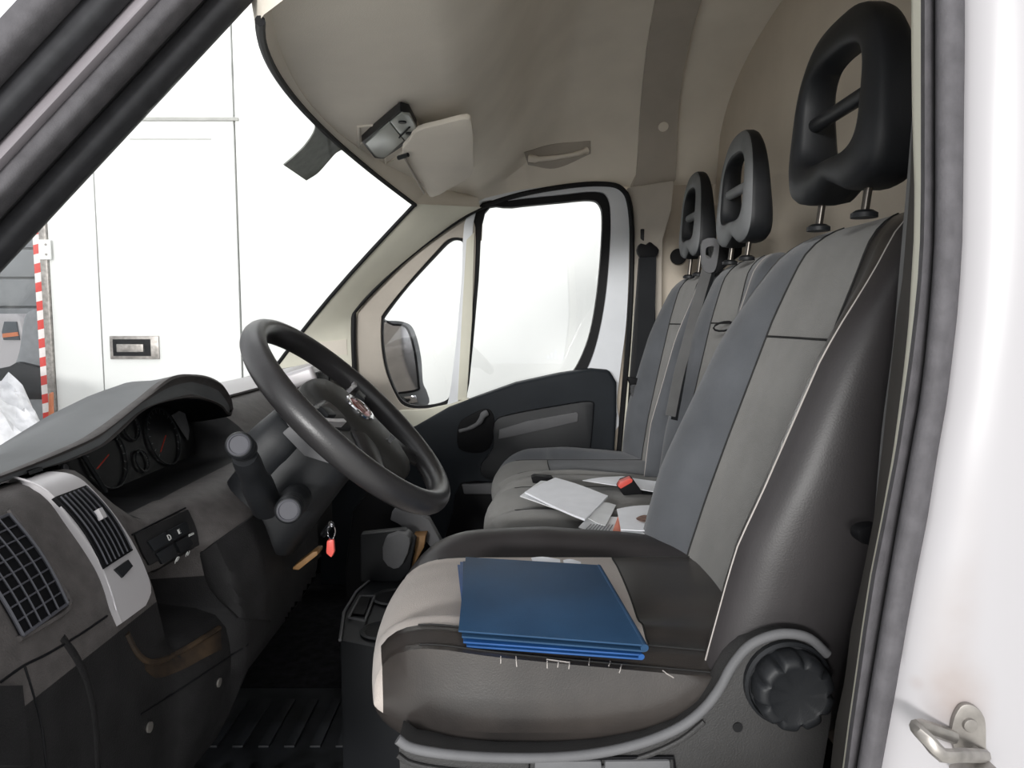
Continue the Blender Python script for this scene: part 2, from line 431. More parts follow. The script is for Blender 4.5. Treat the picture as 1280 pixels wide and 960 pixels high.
# rail between windscreen and headliner
rows = []
for j in range(41):
    y = .66+1.70*j/40; C_ = Vector((xf(y), y, ceil_z(xf(y), y)))
    if abs(y-YC) <= .655: A = ws_pt((y-YC)/.655, 1)
    else:
        q = (abs(y-YC)-.655)/(.86-.655); a0 = ws_pt(1 if y > YC else -1, 1); B = P(602, 259, 2.335)
        if y < YC: B = Vector((B.x, 2*YC-B.y, B.z))
        A = a0.lerp(B, min(1, q))
    rows.append([A+Vector((-.005, 0, -.004)), A.lerp(C_, .5)+Vector((0, 0, -.006)), C_+Vector((.012, 0, -.002)), C_+Vector((0, 0, .03)), A+Vector((-.01, 0, .03))])
struct(loft('trim_5', rows, 'headliner', sharp=60))
pl = [P(*p) for p in [(392, 432, 2.30), (432, 422, 2.33), (433, 440, 2.33), (398, 452, 2.31)]]
Surf(bpy.data.objects['trim_1']).patch('pillar_label', [(397, 428), (398, 446)], [(433, 424), (434, 443)], 3, 3, .0, .0015, 'headliner', bpy.data.objects['trim_1'], fall=2.3)

# near (driver side) windscreen pillar with its seals: strips running along the pillar
def near_strip(name, a0, a1, b0, b1, m, Y0, Y1, th=0.03, parent=None, nb=12):
    """a strip between two pixel lines a (lower edge) and b (upper edge), real depth Y0..Y1, rounded section"""
    rows = []
    for i in range(nb):
        t = i/(nb-1)
        A = Vector(a0).lerp(Vector(a1), t); B = Vector(b0).lerp(Vector(b1), t); sec = []
        Ya = lerp(Y0[0], Y0[1], t); Yb = lerp(Y1[0], Y1[1], t)
        for k in range(9):
            q = k/8; c = A.lerp(B, q); y = lerp(Ya, Yb, q)-0.012*math.sin(q*math.pi)
            sec.append(P(c[0], c[1], y))
        for k in range(8, -1, -1):
            q = k/8; c = A.lerp(B, q); sec.append(P(c[0], c[1], lerp(Ya, Yb, q))+Vector((-.01, th, .01)))
        rows.append(sec)
    return loft(name, rows, m, parent)
tp = thing('trim_2', P(60, 220, .75), kind='structure')
def ln(off):   # parallel to the inner pillar edge (187,137)-(0,338), shifted up-left by off px
    dx, dy = -0.732*off, -0.681*off
    p, q = Vector((187, 137)), Vector((0, 338)); d = (q-p).normalized()
    return (p-d*300+Vector((dx, dy)))[:], (q+d*420+Vector((dx, dy)))[:]
def strip(name, o0, o1, m, Y0, Y1):
    a = ln(o0); b = ln(o1); return near_strip(name, a[0], a[1], b[0], b[1], m, Y0, Y1, parent=tp)
strip('inner_trim', 0, 40, 'seal_dark', (.86, .72), (.84, .70))
strip('rubber_seal', 38, 47, 'rubber', (.85, .71), (.84, .70))
strip('grey_cover', 46, 86, 'seal_grey', (.82, .68), (.80, .66))
strip('pale_edge', 84, 112, 'seal_light', (.80, .66), (.80, .66))
strip('door_seal', 111, 160, 'seal_dark', (.79, .65), (.78, .64))
strip('outer_seal', 158, 215, 'seal_grey', (.77, .63), (.75, .61))

# ---- passenger door
door = thing('door_1', P(600, 700, 2.38), kind='structure')
main_in = [(606, 266), (640, 259), (700, 253), (738, 250), (750, 257), (753, 275), (751, 320), (746, 370), (738, 415), (726, 448), (712, 470), (690, 485), (640, 500), (584, 512), (586, 480), (591, 430), (598, 350)]
main_seal = [(596, 260), (636, 250), (700, 243), (744, 239), (760, 247), (764, 275), (762, 322), (757, 374), (748, 422), (736, 458), (720, 482), (700, 500), (640, 515), (574, 530), (576, 482), (581, 430), (588, 350)]
main_fr = [(585, 264), (634, 241), (700, 232), (755, 229), (778, 238), (786, 268), (786, 330), (783, 400), (777, 450), (771, 500), (768, 540), (700, 545), (640, 545), (560, 545), (564, 482), (570, 430), (577, 350)]
ring('window_seal', main_seal, main_in, 2.37, 0.03, 'rubber', door)
ring('window_frame', main_fr, main_seal, 2.355, 0.05, 'door_paint', door)
q_in = [(573, 300), (579, 308), (577, 350), (573, 400), (569, 450), (563, 490), (555, 502), (530, 507), (508, 504), (495, 489), (484, 460), (479, 430), (479, 403), (483, 393), (510, 358), (545, 320), (562, 303)]
q_s = [(575, 297), (582, 305), (580, 350), (576, 400), (572, 451), (566, 493), (557, 506), (530, 511), (505, 508), (492, 491), (481, 462), (476, 431), (476, 401), (480, 390), (508, 355), (543, 316), (560, 299)]
q_out = [(584, 276), (594, 284), (593, 350), (589, 400), (585, 450), (580, 500), (570, 530), (535, 545), (495, 545), (465, 525), (450, 490), (443, 440), (442, 405), (448, 386), (482, 346), (535, 303), (565, 280)]
ring('quarter_seal', q_s, q_in, 2.375, 0.02, 'rubber', door)
ring('quarter_frame', q_out, q_s, 2.36, 0.04, 'taupe', door)
prism('frame_corner', [(575, 272), (604, 258), (602, 300), (583, 302)], 2.375, 0.02, 'taupe', door, bevel=.001)
prism('divider_trim', [(583, 300), (593, 290), (590, 400), (583, 500), (572, 500), (577, 400)], 2.352, 0.02, 'cream', door, bevel=0.002)
prism('lower_corner_trim', [(500, 513), (532, 512), (560, 506), (585, 498), (600, 520), (560, 545), (500, 560), (478, 545), (480, 520)], 2.345, 0.03, 'cream', door)
w3 = struct(prism('window_2', main_seal, 2.385, 0.004, 'glass', bevel=0))
w4 = struct(prism('window_3', q_s, 2.387, 0.004, 'glass', bevel=0))
tube('door_seal', [P(u, v, 2.345) for u, v in cr([(452, 520), (444, 470), (442, 400), (449, 382), (500, 330), (545, 294), (590, 265), (640, 246), (700, 234), (750, 230), (777, 236), (788, 262), (790, 330), (786, 420), (779, 500), (773, 570), (765, 640)], 5)], 0.0085, 'rubber', door)
panel_uv = [(400, 620), (440, 575), (480, 552), (520, 533), (560, 510), (600, 495), (645, 479), (700, 467), (740, 461), (762, 463), (771, 478), (771, 520), (768, 570), (762, 640), (750, 760), (400, 760)]
prism('door_panel', panel_uv, 2.31, 0.07, 'plastic_door', door, bevel=0.012, bseg=3)
# armrest moulding, recess, handle, pockets on the panel
prism('handle_recess', [(573, 532), (584, 521), (606, 511), (616, 517), (618, 535), (612, 560), (595, 566), (573, 560)], 2.306, 0.02, 'plastic_deep', door, smooth_n=3)
hd = tube('door_handle', [P(574, 539, 2.295), P(588, 535, 2.29), P(599, 528, 2.285), P(604, 519, 2.285), P(609, 516, 2.29)], [.006, .007, .009, .011, .010], 'grey_plastic', door, smooth_path=4, n=10)
prism('armrest', [(618, 528), (640, 518), (700, 507), (738, 502), (742, 512), (738, 560), (732, 580), (620, 600), (600, 585), (616, 560)], 2.285, 0.03, 'plastic', door, smooth_n=3, bevel=0.006)
prism('pull_strip', [(624, 537), (660, 526), (720, 515), (723, 517), (722, 527), (680, 537), (640, 546), (623, 549)], 2.279, 0.012, 'grey_plastic', door, bevel=0.003)
prism('door_pocket', [(575, 606), (620, 605), (660, 606), (680, 615), (670, 700), (560, 700), (566, 640)], 2.28, 0.035, 'plastic_deep', door, smooth_n=2, bevel=0.005)
prism('pocket_rim', [(577, 606), (622, 604), (655, 605), (655, 618), (620, 618), (580, 618)], 2.272, 0.02, 'grey_plastic', door, bevel=0.005)
# passenger-side pillar behind the door
bp = [(784, 234, 2.36), (788, 262, 2.36), (786, 300, 2.36), (786, 400, 2.36), (780, 480, 2.36), (772, 600, 2.36), (768, 700, 2.36), (830, 700, 2.30), (830, 600, 2.3), (828, 420, 2.3), (828, 330, 2.3), (829, 300, 2.29), (840, 262, 2.28), (843, 225, 2.28)]
t3 = struct(prism3('trim_3', [P(*p) for p in bp], (0.0, 0.07, 0), 'taupe', bevel=0.008))
SCEIL.patch('upper_pillar_trim', [(793, 238), (797, 190), (800, 137), (808, 60), (822, -20)], [(843, 240), (845, 190), (847, 137), (858, 60), (880, -20)], 6, 14, 0.0, .016, 'taupe', t3, fall=2.3)
prism('cream_edge', [(788, 330), (797, 330), (793, 400), (788, 480), (780, 575), (771, 575), (778, 500), (785, 420)], 2.352, 0.02, 'cream', t3, bevel=0.002)
prism('anchor_cap', [(801, 286), (813, 286), (813, 301), (806, 303), (801, 298)], 2.335, 0.03, 'plastic', t3)
hc, hn = SCEIL.hit(828, 155); disc('screw_cap', hc+hn*.016, hn, 0.016, 0.004, 'headliner', t3, bevel=.001)
struct(box('wall_right', (-1.1, 2.425, 0.35), (0.75, 2.50, 1.13), 'plastic_deep'))
struct(box('trim_6', (0.345, 2.41, 0.9), (0.68, 2.425, 2.3), 'bulkhead'))
struct(box('trim_7', (0.42, 2.43, 1.28), (0.75, 2.50, 2.3), 'white_paint'))

# ---- driver door opening: white body side, seals
V_ = [-120, 60, 137, 240, 300, 350, 400, 450, 500, 567, 650, 720, 785, 850, 905, 960, 1060, 1200, 1850]
U0 = [1207, 1207, 1206, 1205, 1204, 1201, 1197, 1191, 1185, 1173, 1160, 1146, 1134, 1123, 1113, 1103, 1085, 1060, 1000]
U1 = [1168, 1168, 1168, 1168, 1167, 1164, 1160, 1155, 1149, 1137, 1122, 1110, 1099, 1088, 1079, 1070, 1053, 1030, 975]
U2 = [1151, 1151, 1151, 1151, 1150, 1147, 1142, 1136, 1129, 1119, 1103, 1089, 1079, 1070, 1062, 1055, 1040, 1018, 966]
U3 = [1139, 1139, 1140, 1143, 1142, 1139, 1136, 1131, 1125, 1116, 1101, 1087, 1077, 1068, 1060, 1053, 1038, 1016, 964]
VS = [-230+2080*i/90 for i in range(91)]
def col_(Us, du, Y):
    return [P(interp(v, V_, Us)+du, v, Y) for v in VS]
def cols(name, cs, m, th, parent=None):
    rows = []
    for i in range(len(VS)):
        fr = [c[i] for c in cs]; rows.append(fr+[p+Vector(th) for p in reversed(fr)])
    return loft(name, rows, m, parent, sharp=60)
dr = thing('door_2', P(1110, 900, .58), kind='structure')
cols('outer_door_seal', [col_(U0, 1, .575), col_(U0, -4, .566), col_(U0, -13, .561), col_(U1, 14, .562), col_(U1, 5, .567), col_(U1, 1, .58)], 'seal_grey', (.03, .03, 0), dr)
cols('seal_groove', [col_(U1, 3, .586), col_(U1, -3, .588)], 'rubber', (.02, .02, 0), dr)
cols('inner_door_seal', [col_(U1, -2, .585), col_(U1, -6, .58), col_(U2, 5, .58), col_(U2, 0, .592)], 'seal_grey', (.03, .03, 0), dr)
cols('cream_pillar_edge', [col_(U2, 1, .60), col_(U3, 3, .63), col_(U3, 0, .66)], 'cream', (.03, .01, 0), dr)
# dark pillar lining between seat and door opening
def lin_(a, b, Ya, Yb):
    return [P(interp(v, V_, a), v, lerp(Ya, Yb, 0)) for v in VS]
UB = [1145, 1145, 1143, 1139, 1134, 1130, 1122, 1117, 1111, 1104, 1094, 1080, 1066, 1058, 1046, 1040, 1030, 1010, 958]
cols('pillar_lining', [col_(U3, 1, .665), col_(UB, -2, .72), col_(UB, 4, .78)], 'dark_lining', (.05, .02, 0), dr)
# white side panel of the body
def body_y(du): return 0.572-0.03*(1-math.exp(-max(0, du)/60))+max(0, du-60)*0.00002
rows = []
for v in VS:
    u0 = interp(v, V_, U0)-2; r = []
    for k in range(16):
        du = 640*(k/15)**1.6; r.append(P(u0+du, v, body_y(du)))
    rows.append(r)
wl = struct(slab('wall_left', rows, Vector((0, 1, 0)), 0.02, 'white_paint'))
def stain(o, pts):
    m = M['white_paint'].copy(); m.name = 'white_body_paint_stained'; nt = m.node_tree; N = nt.nodes; L = nt.links; b = N['Principled BSDF']
    tc = N.new('ShaderNodeTexCoord'); src = b.inputs['Base Color'].links[0].from_socket
    nz = N.new('ShaderNodeTexNoise'); nz.inputs['Scale'].default_value = 28; nz.inputs['Detail'].default_value = 6; L.new(tc.outputs['Object'], nz.inputs['Vector'])
    for p, r, sc, a in pts:
        q = Vector(p)-WL[o.name]; mp = N.new('ShaderNodeVectorMath'); mp.operation = 'SUBTRACT'; mp.inputs[1].default_value = q; L.new(tc.outputs['Object'], mp.inputs[0])
        m2 = N.new('ShaderNodeVectorMath'); m2.operation = 'MULTIPLY'; m2.inputs[1].default_value = (1/r, 1/r, 1/(r*sc)); L.new(mp.outputs[0], m2.inputs[0])
        ln_ = N.new('ShaderNodeVectorMath'); ln_.operation = 'LENGTH'; L.new(m2.outputs[0], ln_.inputs[0])
        mr = N.new('ShaderNodeMapRange'); mr.inputs[1].default_value = 1; mr.inputs[2].default_value = 0; mr.inputs[3].default_value = 0; mr.inputs[4].default_value = a; mr.interpolation_type = 'SMOOTHSTEP'; L.new(ln_.outputs['Value'], mr.inputs[0])
        mu = N.new('ShaderNodeMath'); mu.operation = 'MULTIPLY'; L.new(mr.outputs[0], mu.inputs[0]); L.new(nz.outputs['Fac'], mu.inputs[1])
        mx = N.new('ShaderNodeMixRGB'); mx.inputs[2].default_value = (.26, .20, .17, 1); L.new(mu.outputs[0], mx.inputs[0]); L.new(src, mx.inputs[1]); src = mx.outputs[0]
    L.new(src, b.inputs['Base Color']); o.data.materials[0] = m
stain(wl, [(P(1196, 880, .55), .035, 1.6, 1.1), (P(1190, 800, .55), .03, 2.6, .45), (P(1145, 855, .56), .009, 1, .7), (P(1212, 700, .55), .02, 5, .2)])
SWL = Surf(wl)
# sill below the door opening
struct(box('trim_4', (-0.9, 0.56, 0.45), (0.45, 0.66, 0.66), 'white_paint', bevel=0.01))
rows = []
for i in range(12):
    t = i/11; x = lerp(-.30, .72, t); y = lerp(.80, .60, min(1, t*1.6)); z = lerp(1.88, 1.925, min(1, t*1.3))
    rows.append([Vector((x, y+a, z+b)) for a, b in [(.05, -.01), (.0, -.01), (-.04, .01), (-.04, .06), (.0, .14), (.08, .22), (.10, .16)]])
struct(loft('trim_8', rows, 'white_paint', sharp=50))
struct(box('trim_9', (-1.75, .58, .45), (-1.0, .66, 1.08), 'white_paint', bevel=.02))
struct(box('trim_10', (-1.75, .66, .45), (-1.23, 2.40, 1.06), 'white_paint', bevel=.03))
rt = []
for i in range(16):
    r = []
    for j in range(25):
        y = .64+1.72*j/24; x = lerp(xf(y)-.02, .70, i/15); r.append(Vector((x, y, ceil_z(x, y)+.035+.02*math.sin(math.pi*j/24))))
    rt.append(r)
struct(slab('roof_skin', rt, Vector((0, 0, 1)), .01, 'white_paint'))
# door striker on the body side
st = thing('door_striker', P(1205, 950, .555), 'steel door striker loop bolted to the white body side', 'door latch')
def S1(u, v, off): 
    h, n = SWL.hit(u, v, .55); return h+n*off
plate = cr([(1196, 880), (1212, 878), (1226, 893), (1228, 925), (1226, 948), (1206, 948), (1190, 935), (1186, 905)], 4, True)
prism3('striker_plate', [S1(p[0], p[1], .001) for p in plate], (0, -.004, 0), 'steel', st, bevel=.001)
disc('bolt', S1(1208, 902, .004), (0, -1, 0), .0055, .003, 'steel', st, bevel=.001)
disc('bolt', S1(1214, 934, .004), (0, -1, 0), .004, .003, 'steel', st, bevel=.001)
lp = [S1(1226, 940, .006), P(1226, 945, .535), P(1200, 944, .51), P(1178, 944, .505), P(1160, 925, .51), P(1144, 908, .52), P(1160, 910, .535), S1(1190, 918, .004)]
tube('striker_loop', lp, .0042, 'steel', st, n=8, flat=1.3, smooth_path=2)
prism3('striker_base', [S1(1196, 940, .004), S1(1226, 940, .004), S1(1228, 956, .004), S1(1180, 954, .004)], (0, -.02, 0), 'steel', st, bevel=.002)

# ================================================================== DASHBOARD
dash = thing('dashboard', (-.6, 1.5, .85), 'charcoal van dashboard with silver side vent and hooded instruments', 'dashboard')
stA = [(-.9, 1.15), (-.7, 1.235), (-.52, 1.335), (-.470, 1.343), (-.435, 1.30), (-.402, 1.235), (-.393, 1.21), (-.386, 1.175), (-.380, 1.14), (-.378, 1.05), (-.395, .93), (-.55, .85), (-1.0, .80)]
stB = [(-.9, 1.15), (-.7, 1.235), (-.52, 1.335), (-.475, 1.325), (-.432, 1.288), (-.405, 1.21), (-.50, 1.20), (-.50, 1.155), (-.372, 1.14), (-.362, 1.05), (-.395, .93), (-.55, .85), (-1.0, .80)]
stC = [(-.9, 1.17), (-.7, 1.25), (-.55, 1.33), (-.53, 1.275), (-.415, 1.278), (-.395, 1.21), (-.50, 1.198), (-.50, 1.15), (-.360, 1.138), (-.352, 1.05), (-.395, .93), (-.55, .85), (-1.0, .80)]
stC2 = [(-.9, 1.17), (-.7, 1.25), (-.55, 1.33), (-.53, 1.275), (-.408, 1.278), (-.378, 1.225), (-.366, 1.20), (-.355, 1.16), (-.345, 1.13), (-.338, 1.05), (-.395, .93), (-.55, .85), (-1.0, .80)]
stD = [(-.9, 1.18), (-.7, 1.26), (-.57, 1.33), (-.535, 1.26), (-.41, 1.283), (-.350, 1.235), (-.338, 1.20), (-.332, 1.16), (-.330, 1.12), (-.335, 1.06), (-.40, .97), (-.6, .88), (-1.0, .80)]
stE = [(-1.0, 1.17), (-.7, 1.30), (-.58, 1.352), (-.53, 1.345), (-.47, 1.30), (-.44, 1.23), (-.43, 1.19), (-.42, 1.14), (-.42, 1.10), (-.42, 1.02), (-.45, .93), (-.6, .88), (-1.0, .80)]
stF = [(-1.05, 1.19), (-.8, 1.295), (-.63, 1.355), (-.58, 1.345), (-.56, 1.30), (-.54, 1.22), (-.53, 1.17), (-.53, 1.12), (-.53, 1.08), (-.53, 1.0), (-.60, .92), (-.7, .88), (-1.0, .80)]
ST = [(.50, stA), (.60, stA), (.70, stA), (.765, stA), (.785, stB), (.81, stC), (.875, stC), (.885, stC2), (.93, stD), (1.20, stD), (1.27, stE), (1.45, stE), (1.65, stE), (1.75, stF), (2.0, stF), (2.34, stF)]
YS = sorted(set([.50, .55, .60, .65, .70, .74, .765, .775, .785, .797, .81, .83, .85, .875, .885, .905, .93, 1.0, 1.1, 1.2, 1.235, 1.27, 1.35, 1.45, 1.55, 1.65, 1.7, 1.75, 1.9, 2.0, 2.2, 2.34]))
rows = []
for y in YS:
    for k in range(len(ST)-1):
        if ST[k][0] <= y <= ST[k+1][0]: break
    t = (y-ST[k][0])/(ST[k+1][0]-ST[k][0])
    pr = [Vector(a).lerp(Vector(b), t) for a, b in zip(ST[k][1], ST[k+1][1])]
    fine = []
    for i in range(len(pr)-1):
        for q in range(4): fine.append(pr[i].lerp(pr[i+1], q/4))
    fine.append(pr[-1])
    # light rounding of the section, sharp round the storage bin
    for _ in range(2):
        fine = [fine[0]]+[(fine[i-1]+fine[i]*2+fine[i+1])/4 for i in range(1, len(fine)-1)]+[fine[-1]]
    rows.append([Vector((p[0], y, p[1])) for p in fine])
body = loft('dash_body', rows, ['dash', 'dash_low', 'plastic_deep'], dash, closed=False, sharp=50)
# lower half in the darker plastic
NCF = len(rows[0])-1
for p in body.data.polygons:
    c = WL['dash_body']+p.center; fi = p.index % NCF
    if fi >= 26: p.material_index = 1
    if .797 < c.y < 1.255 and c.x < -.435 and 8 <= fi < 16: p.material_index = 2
SD = Surf(body)
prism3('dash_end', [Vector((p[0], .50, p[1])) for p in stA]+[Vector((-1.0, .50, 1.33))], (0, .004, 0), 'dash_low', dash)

# instrument hood
HU = [(.51, 1.348), (.6, 1.350), (.7, 1.354), (.78, 1.360), (.85, 1.369), (.95, 1.397), (1.03, 1.419), (1.10, 1.417), (1.16, 1.408), (1.21, 1.391), (1.24, 1.366), (1.247, 1.345)]
HL = [(1.238, 1.334), (1.222, 1.340), (1.20, 1.354), (1.15, 1.370), (1.08, 1.382), (1.0, 1.385), (.94, 1.379), (.89, 1.362), (.85, 1.350), (.78, 1.345), (.7, 1.346), (.51, 1.340)]
up = cr([Vector(p) for p in HU], 4); lo_ = cr([Vector(p) for p in HL], 4)
rows = []
for k, (x, cf, dz, th) in enumerate([(-.492, 0, -.003, .5), (-.486, 0, 0, .85), (-.488, 0, 0, 1), (-.50, .25, 0, 1), (-.52, .62, 0, 1), (-.54, .9, 0, 1), (-.565, 1, 0, 1), (-.60, 1, -.012, 1), (-.65, 1, -.036, 1), (-.72, 1, -.078, 1), (-.80, 1, -.125, 1), (-.88, 1, -.175, 1)]):
    mid = []
    for p in up+lo_:
        rim = interp(p[0], [.4, .5, .7, .78, .85, .95, 1.03, 1.1], [1.346, 1.348, 1.354, 1.360, 1.369, 1.397, 1.412, 1.417])
        cre = interp(p[0], [.4, .7, .81, .9, .99, 1.1], [1.340, 1.342, 1.354, 1.376, 1.395, 1.407])
        zz = p[1]; m_ = interp(p[0], [.4, .78, .85, .95, 1.1, 1.2, 1.247], [1.342, 1.352, 1.358, 1.388, 1.40, 1.375, 1.345])
        mid.append(Vector((x, p[0], m_+(zz-m_)*th+dz+(cre-rim)*cf)))
    rows.append(mid)
hood = loft('instrument_hood', rows, ['dash_top', 'plastic_deep', 'dash'], dash, closed=True, caps=True, sharp=55)
for p in hood.data.polygons:
    if len(p.vertices) == 4 and p.index//len(rows[0]) < 3: p.material_index = 2
    if len(p.vertices) == 4 and p.index//len(rows[0]) > 1 and p.index % len(rows[0]) >= len(up)-2: p.material_index = 1

# far dash top pad, silver strip
slab('top_pad', [[Vector((lerp(-.60, -1.02, i/5), 1.262+1.06*j/16, lerp(1.352, 1.195, i/5)+.010*math.sin(math.pi*min(1, j/16))+.018*math.sin(i/5*3.14))) for j in range(17)] for i in range(6)], Vector((0, 0, 1)), .012, 'dash_top', dash)
slab('silver_strip', [[Vector((x, 1.27+1.0*j/16, z)) for j in range(17)] for x, z in [(-.600, 1.368), (-.575, 1.364), (-.552, 1.350)]], Vector((.5, 0, .8)).normalized(), .006, 'silver', dash)
# centre air vents beyond the wheel
cv = box('centre_vent', (-.52, 1.64, 1.348), (-.45, 1.86, 1.388), 'silver', dash, bevel=.012, bseg=4, rot=Matrix.Rotation(math.radians(-18), 3, 'Y'))
for k in range(2):
    b_ = box('vent_core', (-.462, 1.65+.10*k, 1.352), (-.444, 1.74+.10*k, 1.380), 'plastic_deep', cv, bevel=.003)

# instrument cluster
cl = thing('instrument_cluster', (-.53, 1.05, 1.26))
cl.parent = dash; cl.location = Vector((-.53, 1.05, 1.26))-WL['dashboard']
def CP(y, z, d=0):  # point on the cluster face, raised by d
    x = -.535+.28*(1.27-z)+.0
    return Vector((x, y, z))+Vector((.96, 0, .27))*d
face = cr([(.835, 1.285), (.86, 1.325), (.90, 1.362), (1.0, 1.380), (1.1, 1.380), (1.19, 1.355), (1.215, 1.32), (1.21, 1.275), (1.1, 1.262), (.9, 1.268)], 3, True)
prism3('cluster_face', [CP(p[0], p[1], 0.001) for p in face], (-.02, 0, 0), 'gauge', cl)
for (y, z, r) in [(.955, 1.318, .046), (1.115, 1.318, .046), (1.035, 1.345, .020), (1.035, 1.295, .016)]:
    c = CP(y, z, .004); s = Vector((0, 1, 0)); w = Vector((-.27, 0, .96))
    tube('gauge_ring', [c+s*math.cos(a*.2618)*r+w*math.sin(a*.2618)*r for a in range(24)], .0016, 'plastic', cl, closed=True, n=6)
    Vt = []; Ft = []
    for a in range(17):
        an = math.radians(-40+260*a/16); d0 = s*math.cos(an)+w*math.sin(an); e = Vector((.96, 0, .27)).cross(d0)*.0007
        p0 = c+d0*r*.82; p1 = c+d0*r*.95; b0 = len(Vt); Vt += [p0-e, p0+e, p1+e, p1-e]; Ft.append((b0, b0+1, b0+2, b0+3))
    o = mk('gauge_ticks', Vt, Ft, 'grey_plastic', cl, smooth=False)
    an = math.radians(200 if y < 1.1 else 215)
    if r > .03: tube('needle', [c+Vector((.96, 0, .27))*.003, c+(s*math.cos(an)+w*math.sin(an))*r*.8+Vector((.96, 0, .27))*.003], .0009, 'needle', cl, n=5)
prism3('grey_plate', [CP(y, z, .003) for y, z in [(1.16, 1.345), (1.205, 1.352), (1.20, 1.315), (1.185, 1.30)]], (.002, 0, 0), 'grey_plastic', cl)  # small grey four-sided plate at the far end of the cluster
for k in range(4):
    disc('cluster_button', CP(.862+.004*k, 1.335-.016*k, .002), (.96, 0, .27), .005, .003, 'cap', cl, n=12)
tube('cluster_divider', [CP(.885, 1.365, .006), CP(.893, 1.33, .012), CP(.915, 1.275, .012)], .003, 'plastic', cl, smooth_path=3)

# silver vent surround on the driver's end
L_ = [(-14, 600), (18, 603), (42, 612), (62, 628), (82, 656), (103, 686), (120, 714), (130, 738), (137, 762), (146, 784)]
R_ = [(-4, 595), (28, 594), (62, 593), (90, 600), (114, 621), (137, 648), (158, 680), (174, 712), (183, 742), (176, 762)]
bz = SD.patch('vent_surround', L_, R_, 9, 34, -.002, .009, 'silver', dash, fall=.72, sharp=50)
SD.line('surround_edge', [(18, 604), (44, 613), (64, 629), (84, 657), (105, 687), (121, 714), (131, 740), (138, 765)], .0012, 'silver', dash, off=.006, fall=.7)
SD.patch('top_slot', [(8, 599), (22, 598)], [(38, 600), (55, 594)], 3, 3, .005, .004, 'plastic', dash, fall=.7)
def quadmap(c, s, t):  # c = TL, TR, BR, BL ; s across, t along
    a = Vector(c[0]).lerp(Vector(c[1]), s); b = Vector(c[3]).lerp(Vector(c[2]), s)
    p = a.lerp(b, t)
    n = (b-a); n = Vector((n.y, -n.x)).normalized()
    return p+n*(math.sin(math.pi*t)*6)
vq = [(60, 628), (99, 613), (157, 693), (121, 716)]
SD.patch('side_vent', [quadmap(vq, 0, t/6)[:] for t in range(7)], [quadmap(vq, 1, t/6)[:] for t in range(7)], 4, 12, .0045, .005, 'plastic_deep', dash, fall=.73)
for k in range(7):
    s = (k+.5)/7
    SD.line('vent_louvre', [quadmap(vq, s, t)[:] for t in (.03, .25, .5, .75, .97)], 0.0009, 'cap', dash, off=.0112, n=5, smooth_path=3, fall=.73)
SD.patch('vent_tab', [(106, 647), (112, 658)], [(111, 645), (117, 656)], 3, 4, .011, .006, 'silver', dash, fall=.73)
SD.patch('vent_wheel', [(134, 716), (144, 726)], [(151, 704), (157, 712)], 3, 3, .006, .003, 'plastic', dash, fall=.73)
# grid vent on the dash end
gq = [(-62, 675), (8, 646), (80, 757), (24, 797)]
SD.patch('end_vent', [quadmap(gq, 0, t/6)[:] for t in range(7)], [quadmap(gq, 1, t/6)[:] for t in range(7)], 6, 12, .0005, .002, 'plastic_deep', dash, fall=.6)
for k in range(6):
    s = k/5
    SD.line('vent_bar', [quadmap(gq, s, t)[:] for t in (0, .25, .5, .75, 1)], .0016 if k in (0, 5) else .001, 'cap', dash, off=.004, n=5, smooth_path=3, fall=.6)
for k in range(9):
    t = k/8
    SD.line('vent_bar', [quadmap(gq, s, t)[:] for s in (0, .5, 1)], .0016 if k in (0, 8) else .0009, 'cap', dash, off=.0035, n=5, smooth_path=2, fall=.6)
SD.line('vent_rim', [(10, 640), (40, 680), (66, 722), (86, 757), (50, 784), (22, 800)], .0028, 'dash', dash, off=.001, fall=.6)
# joints of the end panel
SD.line('panel_joint', [(0, 853), (30, 832), (60, 817), (100, 793), (134, 770)], .0012, 'plastic_deep', dash, fall=.62)
SD.line('panel_joint', [(30, 832), (42, 870), (52, 910), (58, 965)], .0012, 'plastic_deep', dash, fall=.6)
SD.patch('end_flap', [(-40, 862), (-30, 960)], [(20, 860), (30, 960)], 4, 5, .001, .005, 'dash_low', dash, fall=.55)
SD.line('lower_joint', [(176, 893), (215, 868), (270, 832), (310, 806)], .0012, 'plastic_deep', dash, fall=.8)
for u, v in [(186, 909), (273, 853)]:
    h, n = SD.hit(u, v); disc('screw', h, n, .0055, .002, 'steel', dash, n=14)
# mottled brown lip and face of the storage bin
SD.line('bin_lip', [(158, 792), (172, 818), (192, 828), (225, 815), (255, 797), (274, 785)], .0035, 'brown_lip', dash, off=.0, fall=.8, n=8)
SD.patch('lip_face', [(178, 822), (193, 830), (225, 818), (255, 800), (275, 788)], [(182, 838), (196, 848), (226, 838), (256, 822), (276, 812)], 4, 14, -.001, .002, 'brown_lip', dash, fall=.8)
SD.patch('knee_panel', [(249, 691), (262, 735), (296, 772)], [(338, 628), (400, 690), (392, 780)], 26, 24, .0004, .004, 'dash_low', dash, fall=.95)
SD.line('edge_ridge', [(78, 797), (97, 825), (112, 862), (120, 910), (123, 975)], .008, 'dash_low', dash, off=-.0065, fall=.65, n=16)
